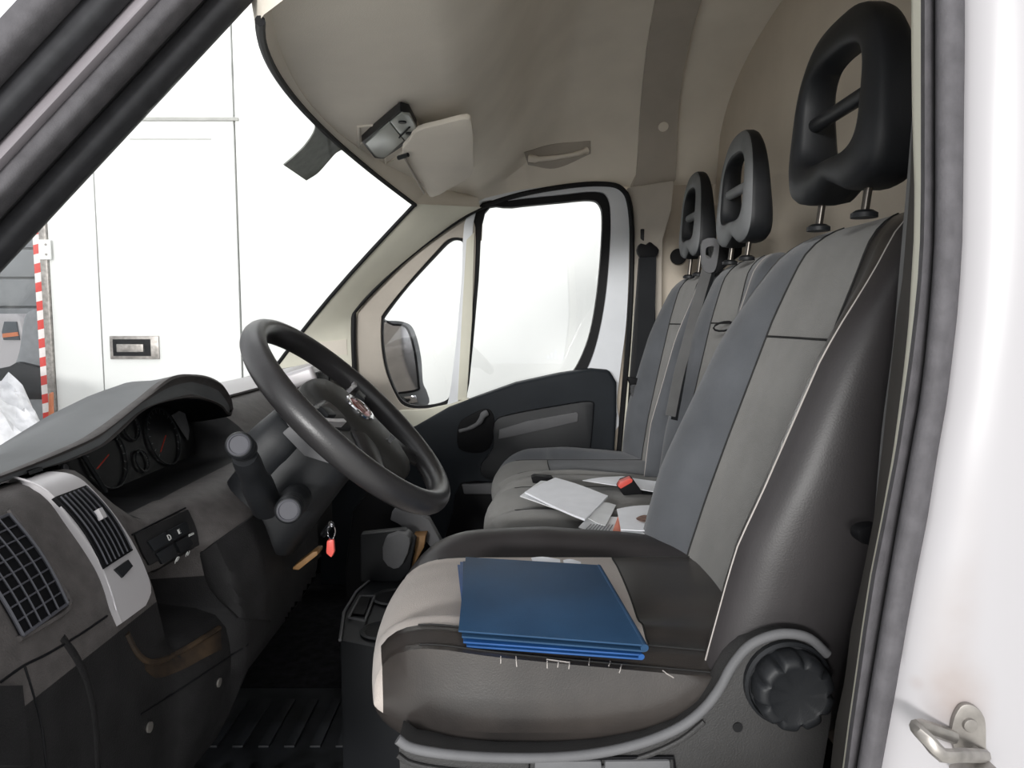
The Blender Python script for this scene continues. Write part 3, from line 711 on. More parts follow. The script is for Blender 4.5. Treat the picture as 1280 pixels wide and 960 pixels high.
# switch panel
sq = [(166, 668), (232, 637), (246, 682), (190, 716)]
sw = SD.patch('switch_panel', [sq[0], (176, 692), sq[3]], [sq[1], (242, 660), sq[2]], 6, 6, -.001, .005, 'dash_low', dash, fall=.85)
SD.line('switch_joint', [(164, 669), (232, 635)], .0011, 'plastic_deep', dash, off=.001, smooth_path=8, fall=.85)
def sub(c, s0, s1, t0, t1):
    q = lambda s, t: (Vector(c[0]).lerp(Vector(c[1]), s)).lerp(Vector(c[3]).lerp(Vector(c[2]), s), t)
    return [q(s0, t0)[:], q(s0, t1)[:]], [q(s1, t0)[:], q(s1, t1)[:]]
ssq = [(177, 678), (228, 652), (241, 679), (197, 706)]
for i in range(2):
    for j in range(2):
        a, b = sub(ssq, .04+.5*j, .46+.5*j, .04+.5*i, .46+.5*i)
        SD.patch('switch_button', a, b, 3, 3, .003, .0035, 'plastic', dash, fall=.85)
def icon(u, v, s, size):
    h, n = SD.hit(u, v, .85); x = (SD.hit(u+6, v-3, .85)[0]-SD.hit(u-6, v+3, .85)[0]).normalized(); y = n.cross(x)
    text('icon', s, h+n*.0075, x, y, size, 'icon', sw)
icon(204.5, 675, 'D', .010); icon(217, 667.5, 'lE', .008); icon(232, 669.5, 'MODE', .0042); icon(214, 696.5, '(D', .009); icon(227.5, 689, '(o)', .0075)

# ---------------------------------------------------------------- steering column and wheel
colm = thing('steering_column', (-.36, 1.05, 1.15), 'black steering column cowl with stalks and ignition key', 'steering column')
WC = Vector((-.236, 1.05, 1.361)); wa = Vector((.715, 0, -.699)).normalized(); wy = Vector((0, 1, 0)); wn = Vector((.699, 0, .715)).normalized()
def sec(c, hy, ha, n=28, e=3.2):
    r = []
    for k in range(n):
        a = k/n*6.28318; ca, sa = math.cos(a), math.sin(a)
        r.append(c+wy*hy*math.copysign(abs(ca)**(2/e), ca)+wa*ha*math.copysign(abs(sa)**(2/e), sa))
    return r
rows = [sec(WC-wn*d+wa*s_, hy, ha) for d, s_, hy, ha in [(.035, 0, .045, .045), (.038, 0, .058, .058), (.06, .0, .068, .062), (.10, .0, .076, .066), (.15, .004, .080, .068), (.20, .01, .082, .070)]]
loft('column_cowl', rows, 'plastic', colm, sharp=50)
rows = [sec(WC-wn*d-wa*.045+wa*0, hy, ha) for d, hy, ha in [(.050, .070, .030), (.056, .078, .036), (.09, .084, .040), (.125, .086, .042)]]
uc = loft('upper_cowl', rows, 'plastic', colm, sharp=50)
prism('cowl_side', [(352, 541), (362, 533), (378, 532), (400, 551), (434, 582), (418, 582), (380, 570)], .958, .012, 'grey_plastic', colm, bevel=.003)
SD.patch('stalk_well', [(318, 596), (316, 620), (322, 640), (340, 656)], [(345, 592), (368, 608), (386, 630), (384, 650)], 8, 8, .001, .002, 'plastic_deep', colm, fall=.95)
def stalk(p_knob, p_base, kr, name_, mid=None):
    s_ = tube('stalk_arm', [p_base, p_base.lerp(p_knob, .5)+Vector((0, 0, 0)), p_base.lerp(p_knob, .85)], [.020, .016, .014], 'plastic', colm, smooth_path=4, n=14)
    ax = (p_knob-p_base).normalized()*.35+Vector((.25, -1, .12)).normalized()*.65
    ax.normalize()
    k = lathe(name_, p_knob-ax*.030, ax, [(.0, 0), (kr*.85, .0), (kr, .004), (kr, .020), (kr*.93, .022), (kr*.93, .025), (kr, .027), (kr, .034), (kr*.86, .037), (0, .0375)], 'plastic', colm)
    lathe('knob_cap', p_knob+ax*.0065, ax, [(kr*.80, 0), (kr*.80, .002), (kr*.68, .003), (kr*.66, .0015), (0, .0015)], 'cap', k)
    return k
stalk(P(300, 557, .80), P(333, 632, .93), .0155, 'stalk_knob')
stalk(P(361, 637, .85), P(371, 622, .97), .0165, 'stalk_knob')
ky = tube('ignition_key', [P(404, 668, .99), P(414, 655, .965)], .0045, 'chrome', colm, n=8)
tube('key_ring', [P(414+6*math.cos(a*.5236)*.8, 664+10*math.sin(a*.5236), .965+.004*math.sin(a)) for a in range(12)], .001, 'chrome', colm, closed=True, n=5)
prism('key_fob', [(408, 676), (417, 674), (418, 690), (414, 698), (407, 692)], .965, .008, 'red', colm)

sw_ = thing('steering_wheel', WC-wn*.04, 'black leather steering wheel with oval emblem and airbag pad', 'steering wheel')
n1, n2 = 72, 16; rows = []
RR = .1765
for i in range(n1):
    a = i/n1*6.28318; d0 = wa*math.cos(a)+wy*math.sin(a); rows.append([WC+d0*(RR+math.cos(b/n2*6.28318)*.0160)+wn*math.sin(b/n2*6.28318)*.0190 for b in range(n2)])
mk('rim', [p for r in rows for p in r], gfaces(n1, n2, cr_=True, cc=True), 'wheel', sw_)
# hub pad
def hub_ring(sc, h, da=.0):
    r = []
    for k in range(48):
        a = k/48*6.28318; ca, sa = math.cos(a), math.sin(a); e = 3.1; da = .018
        ha = .104 if ca > 0 else .098
        r.append(WC+wa*(math.copysign(abs(ca)**(2/e), ca)*ha*sc+da)+wy*math.copysign(abs(sa)**(2/e), sa)*.066*sc*(1-.25*max(0, ca))+wn*(h-.013))
    return r
loft('airbag_pad', [hub_ring(.75, -.04), hub_ring(.95, -.025), hub_ring(1.0, -.012), hub_ring(1.0, .004), hub_ring(.975, .011), hub_ring(.9, .018), hub_ring(.7, .0245), hub_ring(.45, .028), hub_ring(.2, .030), hub_ring(.02, .0305)], 'wheel_hub', sw_, sharp=50)
for sgn, ang in [(1, 100), (-1, 100), (1, 48), (-1, 48)]:
    a = math.radians(ang); d0 = wa*math.cos(a)+wy*math.sin(a)*sgn; e = wn.cross(d0)
    rows = []
    for t, w_, h in [(0.062, .030, .012), (.09, .024, .008), (.12, .017, .004), (.145, .015, .001), (.166, .020, 0), (.176, .024, 0)]:
        rows.append([WC+d0*t+e*math.cos(k/14*6.28318)*w_+wn*(h-.012+math.sin(k/14*6.28318)*.0085) for k in range(14)])
    spk = loft('spoke', rows, 'wheel', sw_, sharp=60)
    if ang == 100:
        loft('spoke_trim', [[WC+d0*t+e*(c+.018*f)+wn*(hh) for c, hh in [(-.003, .0), (.003, .0), (.003, .016-t*.06), (-.003, .016-t*.06)]] for t, f in [(.085, 1.1), (.11, 1.0), (.135, .8), (.158, .9)]], 'silver', spk)
        box_c = WC+d0*.105+wn*.002
        mk('spoke_button', [box_c+d0*x+e*y+wn*z for x, y, z in [(-.016, -.009, 0), (.016, -.009, 0), (.016, .009, 0), (-.016, .009, 0), (-.014, -.008, .008), (.014, -.008, .008), (.014, .008, .008), (-.014, .008, .008)]], [(0, 1, 2, 3), (4, 5, 6, 7), (0, 1, 5, 4), (1, 2, 6, 5), (2, 3, 7, 6), (3, 0, 4, 7)], 'plastic', spk, bevel=.002)
ec = WC+wa*.002+wn*.0165
em = tube('emblem_ring', [ec+wa*math.cos(k/28*6.28318)*.023+wy*math.sin(k/28*6.28318)*.026 for k in range(28)], .0032, 'chrome', sw_, closed=True, n=8)
loft('emblem_face', [[ec+wa*math.cos(k/28*6.28318)*.021*s_+wy*math.sin(k/28*6.28318)*.024*s_+wn*h for k in range(28)] for s_, h in [(1, -.004), (1, .0), (.7, .002), (.05, .003)]], mat('emblem_red', (0.30, 0.05, 0.05), 0.25, metal=.4), sw_)
for k in range(4):
    c = ec+wy*(-.0135+.009*k)+wn*.0022
    tube('emblem_bar', [c-wa*.010+wy*.002, c+wa*.010-wy*.002], .0012, 'chrome', sw_, n=5)
text('airbag_lettering', 'AIRBAG', WC+wa*.066+wn*.0150, wy*-1, wa*-1, .013, 'grey_plastic', sw_, ext=.0006)

# ---------------------------------------------------------------- under the column, console
prism('bonnet_release_lever' if False else 'brown_lever', [(365, 712), (373, 713), (397, 694), (397, 689), (391, 690), (366, 709)], 1.02, .03, 'wood', bevel=.002, label='brown plastic lever under the steering column', category='lever')
con = thing('centre_console', P(450, 810, 1.40), 'black floor console with round cup holders beside the driver seat', 'console')
top = [PZ(u, v, .93) for u, v in [(425, 800), (430, 765), (445, 740), (463, 724), (500, 723), (560, 723), (560, 820), (500, 815)]]
prism3('console_body', top, (0, 0, -.28), 'plastic', con, bevel=.008)
for u, v, r in [(492, 748, .040), (478, 790, .036)]:
    c = PZ(u, v, .931); 
    lathe('cup_holder', c, (0, 0, 1), [(r, 0), (r+.005, .004), (r, .006), (r-.004, .003), (r-.006, .0012), (0, .0012)], 'plastic', con)
    disc('cup_well', c+Vector((0, 0, .0015)), (0, 0, 1), r-.005, .001, 'plastic_deep', con)
prism3('tray', [PZ(u, v, .932) for u, v in [(440, 768), (452, 747), (464, 748), (455, 770)]], (0, 0, .003), 'plastic_deep', con, bevel=.001)
tube('console_rim', [PZ(u, v, .933) for u, v in [(425, 800), (430, 765), (445, 740), (463, 725), (500, 724)]], .003, 'grey_plastic', con)
tube('tray_rim', [PZ(u, v, .936) for u, v in [(436, 772), (450, 745), (468, 745), (456, 776)]], .0022, 'grey_plastic', con, closed=True)
prism('storage_flap', [(482, 672), (508, 669), (513, 680), (504, 705), (492, 712), (478, 700)], 1.50, .05, 'grey_plastic', con, smooth_n=2, bevel=.006)
prism('flap_body', [(450, 668), (505, 662), (520, 675), (512, 715), (500, 728), (450, 728)], 1.525, .03, 'plastic', con, bevel=.006)
prism('lower_post', [(470, 600), (530, 640), (540, 720), (560, 830), (440, 830), (430, 720), (440, 640)], 1.70, .10, 'plastic_deep', dash, bevel=.01)
prism('brown_board', [(516, 671), (532, 670), (530, 684), (514, 712), (510, 720), (519, 690)], 1.56, .05, 'wood', label='brown board edge standing between console and driver seat', category='board', bevel=.001)
prism('grey_bracket', [(490, 640), (499, 632), (524, 644), (536, 650), (558, 690), (545, 692), (528, 672), (520, 672), (498, 655), (488, 650)], 1.60, .03, 'grey_plastic', label='angular grey bracket below the steering wheel, beside the console', category='bracket', bevel=.002)

# floor mat and ribs
fm = thing('floor_mat', (-.3, 1.05, ZF), 'black ribbed rubber floor mat in the driver footwell', 'floor mat')
box('mat_sheet', (-.78, .78, ZF+.001), (.02, 1.62, ZF+.010), 'mat', fm, bevel=.003)
for i in range(14):
    for j in range(3):
        x = -.72+.052*i; y = .88+.25*j
        box('mat_rib', (x, y, ZF+.0101), (x+.022, y+.18, ZF+.016), 'mat', fm, bevel=.002)
pd = thing('pedal', (-.62, 1.0, .80), 'black pedal in the dark driver footwell, nearest the door', 'pedal', group='pedals in the driver footwell')
pd2 = thing('pedal', (-.62, 1.15, .80), 'black pedal in the dark driver footwell, furthest from the door', 'pedal', group='pedals in the driver footwell')
for q, y in ((pd, 1.0), (pd2, 1.15)):
    box('pedal_pad', (-.63, y-.035, .80), (-.61, y+.035, .86), 'rubber', q, bevel=.006, rot=Matrix.Rotation(math.radians(-30), 3, 'Y'))
    tube('pedal_arm', [(-.63, y, .84), (-.72, y, .92), (-.75, y, 1.05)], .007, 'plastic_deep', q)

# ================================================================== SEATS
def seat_back(par, yc, W, z0, z1, xline, thick, b, near_mat, far_mat, ctr_mat, side_mat, seam_z, lean_top=0, lower_b=1.0):
    """padded backrest: closed sections stacked up the seat; returns the surface function"""
    H = W/2
    ctl = [(0, thick), (.55, thick), (.88, thick*.93), (1.0, thick*.62), (1.0, thick*.22), (.97, -b*.55), (.86, -b), (.70, -b*.72), (.52, 0), (.26, .006), (0, .008)]
    full = ctl+[(-a, c) for a, c in reversed(ctl[1:-1])]
    q = 4
    base = cr([Vector(p) for p in full], q, True)
    zs = [z0+(z1-.10-z0)*i/22 for i in range(23)]+[z1-.10+.10*math.sin(math.radians(a)) for a in (12, 24, 36, 48, 58, 68, 76, 83, 88, 90)]
    rows = []
    for z in zs:
        x = xline(z); s = max(0, (z-(z1-.17))/.17); wf = .62+.38*(1-min(1, s)**2.6)**(1/2.2) if s > 0 else 1
        k = (z-z0)/(z1-z0); wf *= interp(k, [0, .15, .45, .8, 1], [.97, 1, 1.0, .93, .90])
        s2 = max(0, (z-(z1-.055))/.055); tf = max(.04, (1-min(1, s2)**2)**.5)
        bb = interp(k, [0, .1, .35, .7, .92, 1], [.6, 1.0*lower_b, 1.15*lower_b, .8, .25, .1])
        mid = thick*.45
        r = []
        for p in base:
            c = p[1]
            if c < 0: c *= bb
            c = mid+(c-mid)*tf
            r.append(Vector((x+c, yc+p[0]*H*wf, z)))
        rows.append(r)
    C = len(base); R = len(rows)
    # column zones: ctl index boundaries
    i_edge, i_out, i_seam = 6*q, 7*q, 8*q
    ns = i_seam+(2 if far_mat != near_mat else 0)
    def zone(j, z):
        jj = j if j < C/2 else C-1-j
        far = j < C/2   # positive y = far from the camera
        if jj < i_edge: return 3
        if jj >= (i_seam if far else ns): return 0
        return 1 if not far else 2
    shell_f = {0: [], 1: [], 2: [], 3: []}
    V = [p for r in rows for p in r]
    for f_, (i, j) in zip(gfaces(R, C, cc=True), [(i, j) for i in range(R-1) for j in range(C)]):
        shell_f[zone(j, zs[i])].append(f_)
    shell_f[3] += [tuple(range(C)), tuple(range((R-1)*C, R*C))]
    def sub_mesh(fs):
        idx = sorted(set(i for f in fs for i in f)); mp = {a: k for k, a in enumerate(idx)}
        return [V[i] for i in idx], [tuple(mp[i] for i in f) for f in fs]
    v, f = sub_mesh(shell_f[3]); bk = mk('backrest', v, f, side_mat, par, sharp=70)
    v, f = sub_mesh(shell_f[0]); mk('centre_panel', v, f, ctr_mat, bk, sharp=70)
    v, f = sub_mesh(shell_f[1]); mk('side_bolster', v, f, near_mat, bk, sharp=70)
    v, f = sub_mesh(shell_f[2]); mk('side_bolster', v, f, far_mat, bk, sharp=70)
    def seamcol(j, nm, m, i0=0, i1=None, r=.0014):
        tube(nm, [rows[i][j % C]+Vector((-.0004, 0, 0)) for i in range(i0, i1 or R-3)], r, m, bk, n=5)
    seamcol(i_seam, 'seam', 'seam_dark', r=.0018); seamcol(C-ns, 'seam', 'seam_dark', r=.0018)
    seamcol(C-i_edge, 'stitching', 'seam', r=.0010); 
    # horizontal seam
    k = min(range(R), key=lambda i: abs(zs[i]-seam_z))
    tube('seam', [rows[k][j]+Vector((-.0006, 0, 0)) for j in range(i_seam, C-ns+1)], .0018, 'seam_dark', bk, n=5)
    return rows, bk
class Surf2(Surf):
    def __init__(s, V, Fs): s.t = BVHTree.FromPolygons(V, Fs)
def cushion(par, yc, W, x0, x1, zt, th, b, near_mat, far_mat, ctr_mat, side_mat, rear_mat=None, rear_x=9, shrink_front=.14, near_seam=8, name='seat_cushion', bfs=(.1, .8, 1, .6, .1), nbfs=None):
    H = W/2
    ctl = [(0, -th), (.6, -th), (.92, -th*.93), (1.02, -th*.65), (1.03, -th*.3), (.96, b*.35), (.80, b), (.66, b*.8), (.52, -.002), (.26, .004), (0, .006)]
    full = ctl+[(-a, c) for a, c in reversed(ctl[1:-1])]; q = 4
    base = cr([Vector(p) for p in full], q, True); C = len(base)
    L = x1-x0; xs = []
    for a in (90, 80, 70, 60, 50, 40, 30, 20, 10, 0): xs.append(x0+.09*(1-math.sin(math.radians(a))))
    xs += [x0+.09+(L-.09)*i/18 for i in range(1, 19)]
    if rear_x < x1: xs = sorted(xs+[rear_x])
    rows = []
    for x in xs:
        s = max(0, 1-(x-x0)/.09); hf = max(.02, (1-s**2.6)**(1/2.2)) if s < 1 else .02
        s3 = max(0, 1-(x-x0)/.16); wf = lerp(1, 1-shrink_front, s3**2)
        bf = interp((x-x0)/L, [0, .2, .45, .75, 1], bfs)
        mid = -th*.52; r = []
        for p in base:
            c = p[1]
            if c > 0: c *= bf
            if nbfs and p[0] < -.52 and c > -.2*th: c = lerp(c, interp((x-x0)/L, [0, .2, .45, .75, 1], nbfs)-(.008 if p[0] < -.9 else 0), min(1, (abs(p[0])-.52)/.2))
            c = mid+(c-mid)*hf
            z = zt+c
            xx = x-.030*(1-(p[0]*.95)**2)*max(0, 1-(x-x0)/.3)
            r.append(Vector((xx, yc+p[0]*H*wf, z)))
        rows.append(r)
    R = len(rows); V = [p for r in rows for p in r]; F_ = gfaces(R, C, cc=True)
    zones = {0: [], 1: [], 2: [], 3: [], 4: []}
    for f_, (i, j) in zip(F_, [(i, j) for i in range(R-1) for j in range(C)]):
        near = j >= C/2; jj = j if not near else C-1-j
        sm = (near_seam if near else 8)*q
        if jj < 3*q: z = 3
        elif jj >= sm: z = 4 if xs[i] > rear_x-1e-4 else 0
        elif near: z = 1
        else: z = 2
        if xs[i] < x0+.012 and jj > 3 and z in (1, 2): z = 0
        zones[z].append(f_)
    zones[0].append(tuple(range(C))); zones[3].append(tuple(range((R-1)*C, R*C)))
    def sub_mesh(fs):
        idx = sorted(set(i for f in fs for i in f)); mp = {a: k for k, a in enumerate(idx)}
        return [V[i] for i in idx], [tuple(mp[i] for i in f) for f in fs]
    v, f = sub_mesh(zones[3]); cu = mk(name, v, f, side_mat, par, sharp=70)
    v, f = sub_mesh(zones[0]); mk('centre_panel', v, f, ctr_mat, cu, sharp=70)
    v, f = sub_mesh(zones[1]); mk('side_bolster', v, f, near_mat, cu, sharp=70)
    v, f = sub_mesh(zones[2]); mk('side_bolster', v, f, far_mat, cu, sharp=70)
    if zones[4]: v, f = sub_mesh(zones[4]); mk('rear_panel', v, f, rear_mat, cu, sharp=70)
    for j, m_, r in [(8*q, 'seam_dark', .0014), (C-near_seam*q, 'seam_dark', .0014), (C-int((near_seam-.9)*q), 'seam_dark', .0010)]:
        tube('seam', [rows[i][j]+Vector((0, 0, .0003)) for i in range(7, R)], r, m_, cu, n=5)
    if zones[4]:
        k = xs.index(rear_x); tube('seam', [rows[k][j]+Vector((0, 0, .0003)) for j in range(8*q, C-near_seam*q+1)], .0014, 'seam_dark', cu, n=5)
    return Surf2(V, F_), cu
def headrest(par, yc, x, zb, h, wb, wt, th, m, post_z, lean=.03, m2='plastic'):
    """tall headrest ring with a window crossed by a bar, on two steel posts"""
    hr = thing('headrest', (x, yc, zb)); hr.parent = par; hr.location = Vector((x, yc, zb))-WL[par.name]
    def loop(kind, t):
        pts = []
        for k in range(56):
            a = k/56*6.28318; ca, sa = math.cos(a), math.sin(a); e = 2.9 if sa > 0 else 4.6
            yy = math.copysign(abs(ca)**(2/e), ca); zz = math.copysign(abs(sa)**(2/e), sa)
            if kind == 'o':
                e2 = lerp(wb, wt, ((zz+1)/2)**1.5)/2; y = yy*e2; z = (zz+1)/2*h
                if zz < -.2: z += .022*max(0, math.cos(y/e2*4.2))*(-zz)
            else:
                y = yy*.345*lerp(wb, wt, .5); z = (.51+.29*zz)*h
            pts.append((y, z))
        return pts
    O, I = loop('o', 0), loop('i', 0)
    V = []; Fs = []
    layers = [(I, 1.10, -.30), (I, 1.0, -.12+.0), (I, 1.0, 0)]
    # build: rings from inner front to outer front to outer back to inner back
    rings = []
    def add(P_, sc, xo):
        c = (0, h*.5)
        rings.append([Vector((x+xo*th*(1.18-.62*p[1]/h)+lean*(p[1]/h)*.5, yc+c[0]+(p[0]-c[0])*sc, zb+c[1]+(p[1]-c[1])*sc)) for p in P_])
    def mix(t): return [(lerp(a[0], b_[0], t), lerp(a[1], b_[1], t)) for a, b_ in zip(I, O)]
    for P_, sc, xo in [(mix(0), 1, .15), (mix(.10), 1, .03), (mix(.3), 1, -.02), (mix(.6), 1, .0), (mix(.88), 1, .10), (mix(.97), 1, .2), (mix(1), 1, .35), (mix(1), 1.0, .75), (mix(.95), 1, .92), (mix(.85), 1, 1.0), (mix(.15), 1, 1.0), (mix(0), 1, .9)]: add(P_, sc, xo)
    V = [p for r in rings for p in r]; Fs = gfaces(len(rings), 56, cr_=True, cc=True)
    hm = mk('headrest_ring', V, Fs, [m, m2], hr, sharp=60)
    for p in hm.data.polygons:
        if not (1 <= p.index//56 < 5): p.material_index = 1
    zb2 = zb+h*.50
    tube('headrest_bar', [Vector((x+th*.35+lean*.27, yc-.33*wb, zb2)), Vector((x+th*.35+lean*.27, yc+.33*wb, zb2))], .011, m, hr, n=12)
    for sgn in (-1, 1):
        y = yc+sgn*wb*.24
        tube('post', [Vector((x+th*.55-.004, y, post_z)), Vector((x+th*.55+.006, y, zb+.05))], .0055, 'post', hr, n=12)
        lathe('post_collar', (x+th*.55-.004, y, post_z-.004), (0, 0, 1), [(0, 0), (.017, 0), (.017, .006), (.011, .010), (0, .011)], 'plastic', hr, n=20)
    return hr

# ---- driver seat
ds = thing('driver_seat', (.1, 1.05, ZF), 'driver seat with grey cloth centre and dark scuffed side bolsters, nearest the camera', 'seat')
def dxl(z): return interp(z, [1.0, 1.10, 1.2, 1.35, 1.5, 1.60, 1.70], [.275, .295, .325, .375, .425, .465, .50])
drows, dback = seat_back(ds, 1.05, .52, 1.02, 1.645, dxl, .125, .062, 'leather_worn', 'fabric_dark', 'fabric', 'leather', 1.482)
SB, dcush = cushion(ds, 1.05, .50, -.165, .33, 1.105, .125, .030, 'leather_worn', 'leather', 'fabric_worn', 'leather_worn', rear_mat='leather_worn', rear_x=.168, near_seam=6, nbfs=(.022, .021, .008, -.006, -.018))
headrest(ds, 1.05, .437, 1.674, .25, .30, .24, .068, 'plastic', 1.640)
for u0, v0, u1, v1 in [(626, 812, 626, 820), (645, 812, 646, 824), (683, 816, 712, 820), (684, 818, 684, 826), (698, 819, 697, 825), (712, 819, 711, 827), (737, 814, 736, 823), (763, 818, 761, 824), (777, 822, 774, 832), (828, 830, 842, 838)]:
    SB.line('torn_thread', [(u0, v0+9), ((u0+u1)/2, (v0+v1)/2+9), (u1, v1+9)], .0007, 'seam', dcush, off=.0008, n=4, smooth_path=3, fall=.85)
# side cover with recliner wheel
sc_ = [(497, 925), (515, 938), (560, 946), (620, 950), (690, 950), (750, 944), (805, 932), (850, 914), (880, 892), (900, 866), (916, 836), (936, 813), (960, 800), (985, 796), (1012, 802), (1032, 820), (1041, 850), (1040, 900), (1030, 960), (1010, 1080), (520, 1080), (500, 990)]
side = prism('side_cover', sc_, .765, .045, 'cover', ds, bevel=.004)
lipo = [(497, 924), (515, 935), (560, 943), (620, 947), (690, 947), (750, 941), (805, 928), (850, 909), (880, 886), (900, 860), (916, 831), (936, 808), (960, 796), (985, 792), (1012, 798), (1034, 818)]
lip = tube('cover_lip', [P(u, v, .762) for u, v in cr(lipo, 4)], .0055, 'grey_plastic', side, n=10)
tube('cover_step', [P(u, v+20-(0 if u < 700 else (u-700)*.02), .762) for u, v in cr(lipo[:9], 4)], .003, 'cover', side, n=8)
kc = P(984, 853, .762)
lathe('wheel_socket', kc, (0, -1, 0), [(0, -.01), (.048, -.01), (.048, .004), (.045, .007), (.043, .003), (0, .003)], 'plastic', side)
rows = []
NK = 96
for r0, h, amp in [(.0, .002, 0), (.041, .002, .0), (.0425, .006, .004), (.0425, .020, .005), (.041, .027, .006), (.038, .030, .006), (.034, .0315, .004), (.030, .031, .001), (.028, .030, 0), (.001, .031, 0)]:
    r = []
    for k in range(NK):
        a = k/NK*6.28318; q = max(0, math.cos(a*9))**3
        r.append(kc+Vector((math.cos(a)*(r0-amp*q), -h, math.sin(a)*(r0-amp*q))))
    rows.append(r)
loft('recliner_wheel', rows, 'plastic', side, sharp=50)
disc('screw_hole', P(922, 909, .764), (0, -1, 0), .0055, .001, 'rubber', side)
bx0 = prism('height_switch', [(668, 952), (752, 952), (754, 985), (668, 985)], .757, .01, 'grey_plastic', side)
prism('height_switch', [(756, 952), (838, 951), (840, 985), (756, 985)], .757, .01, 'grey_plastic', side)
tube('switch_surround', [P(u, v, .762) for u, v in [(660, 990), (662, 948), (842, 947), (848, 990)]], .0022, 'plastic_deep', side)
box('seat_base', (-.08, .82, ZF+.001), (.38, 1.28, 1.0), 'plastic_deep', ds, bevel=.02)
bl = prism('buckle_stalk', [(803, 697), (824, 678), (830, 690), (812, 706)], 1.31, .02, 'grey_plastic', ds)

# driver's belt beside the pillar
db = thing('driver_seat_belt', P(1100, 660, .74), 'dark belt webbing running down the driver door pillar beside the seat', 'seat belt')
band('webbing', [P(1146, 137, .745), P(1141, 200, .745), P(1130, 330, .74), P(1121, 433, .735), P(1107, 540, .73), P(1097, 655, .725)], (.35, .94, 0), .046, .0014, 'belt_grey', db)
prism('tongue_stop', [(1073, 668), (1080, 660), (1096, 657), (1104, 661), (1104, 678), (1086, 682), (1075, 677)], .722, .02, 'plastic_deep', db, smooth_n=2)

# ---- passenger bench
pb = thing('passenger_bench', (.2, 1.82, ZF), 'two-person grey passenger bench with two headrests, beyond the driver seat', 'bench seat')
def pxl(z): return interp(z, [1.0, 1.10, 1.2, 1.35, 1.5, 1.60, 1.70], [.39, .40, .415, .445, .475, .50, .53])
seat_back(pb, 1.625, .39, 1.02, 1.64, pxl, .10, .030, 'fabric_dark', 'fabric_dark', 'fabric', 'fabric_dark', 1.49)
seat_back(pb, 2.06, .45, 1.02, 1.635, pxl, .10, .050, 'fabric_dark', 'fabric_dark', 'fabric', 'fabric_dark', 1.49)
SM, mc = cushion(pb, 1.625, .42, -.035, .42, 1.095, .13, .012, 'fabric', 'fabric', 'fabric', 'fabric')
SO, oc = cushion(pb, 2.06, .45, -.03, .42, 1.075, .13, .028, 'fabric', 'fabric_dark', 'fabric', 'fabric', rear_mat='fabric_dark', rear_x=.12)
headrest(pb, 1.625, .478, 1.665, .245, .25, .19, .055, 'headrest_grey', 1.632)
headrest(pb, 2.06, .488, 1.675, .235, .22, .17, .055, 'headrest_grey', 1.625)
box('bench_base', (.03, 1.44, ZF+.001), (.42, 2.24, .96), 'plastic_deep', pb, bevel=.02)
lt = thing('table_latch', P(905, 408, 1.60)); lt.parent = pb; lt.location = P(905, 408, 1.60)-WL[pb.name]
tube('latch_ring', [P(905+13*math.cos(k*.5236), 408+5.5*math.sin(k*.5236)-2*math.cos(k*.5236), 1.56) for k in range(12)], .0022, 'rubber', pb, closed=True)
# belt across the bench
bb = thing('bench_seat_belt', P(840, 500, 1.82), 'grey belt webbing hanging down between the two bench backrests', 'seat belt')
band('webbing', [P(888, 322, 1.84), P(874, 372, 1.80), P(860, 425, 1.77), P(848, 470, 1.75), P(838, 520, 1.74)], (1, .45, 0), .030, .0014, 'belt_grey', bb)
band('webbing_edge', [P(893, 330, 1.845), P(880, 372, 1.81), P(867, 425, 1.78), P(855, 470, 1.76), P(843, 525, 1.75)], (1, .5, 0), .022, .0012, 'belt', bb)
ring('belt_guide', [(879, 300), (898, 300), (897, 325), (892, 340), (880, 338), (877, 320)], [(884, 309), (893, 308), (891, 318), (888, 323), (883, 322), (882, 314)], 1.82, .01, 'grey_plastic', bb, n=3)
prism('guide_housing', [(893, 302), (912, 296), (930, 292), (928, 318), (912, 330), (896, 343), (892, 330)], 1.84, .06, 'plastic_deep', bb, bevel=.006)
# passenger belt on far pillar
fb = thing('passenger_seat_belt', P(805, 560, 2.27), 'black belt hanging on the far pillar beside the passenger door', 'seat belt')
prism('belt_guide', [(797, 312), (801, 304), (808, 306), (812, 302), (818, 306), (824, 312), (821, 320), (812, 321), (801, 321)], 2.25, .03, 'plastic_deep', fb, smooth_n=2)
band('webbing', [P(810, 316, 2.255), P(809, 360, 2.25), P(807, 420, 2.25), P(803, 480, 2.25)], (1, 0, 0), .052, .002, 'belt', fb, smooth_path=4)
prism('retractor_cover', [(800, 322), (818, 322), (820, 420), (822, 480), (812, 570), (782, 570), (788, 480), (794, 400)], 2.262, .03, 'rubber', fb, bevel=.003)
prism('tongue_holder', [(784, 471), (800, 473), (806, 482), (788, 482)], 2.235, .02, 'plastic_deep', fb)
ring('belt_tongue', [(789, 481), (802, 481), (802, 497), (790, 497)], [(793, 484), (799, 484), (799, 492), (793, 492)], 2.235, .004, 'chrome', fb, n=2)

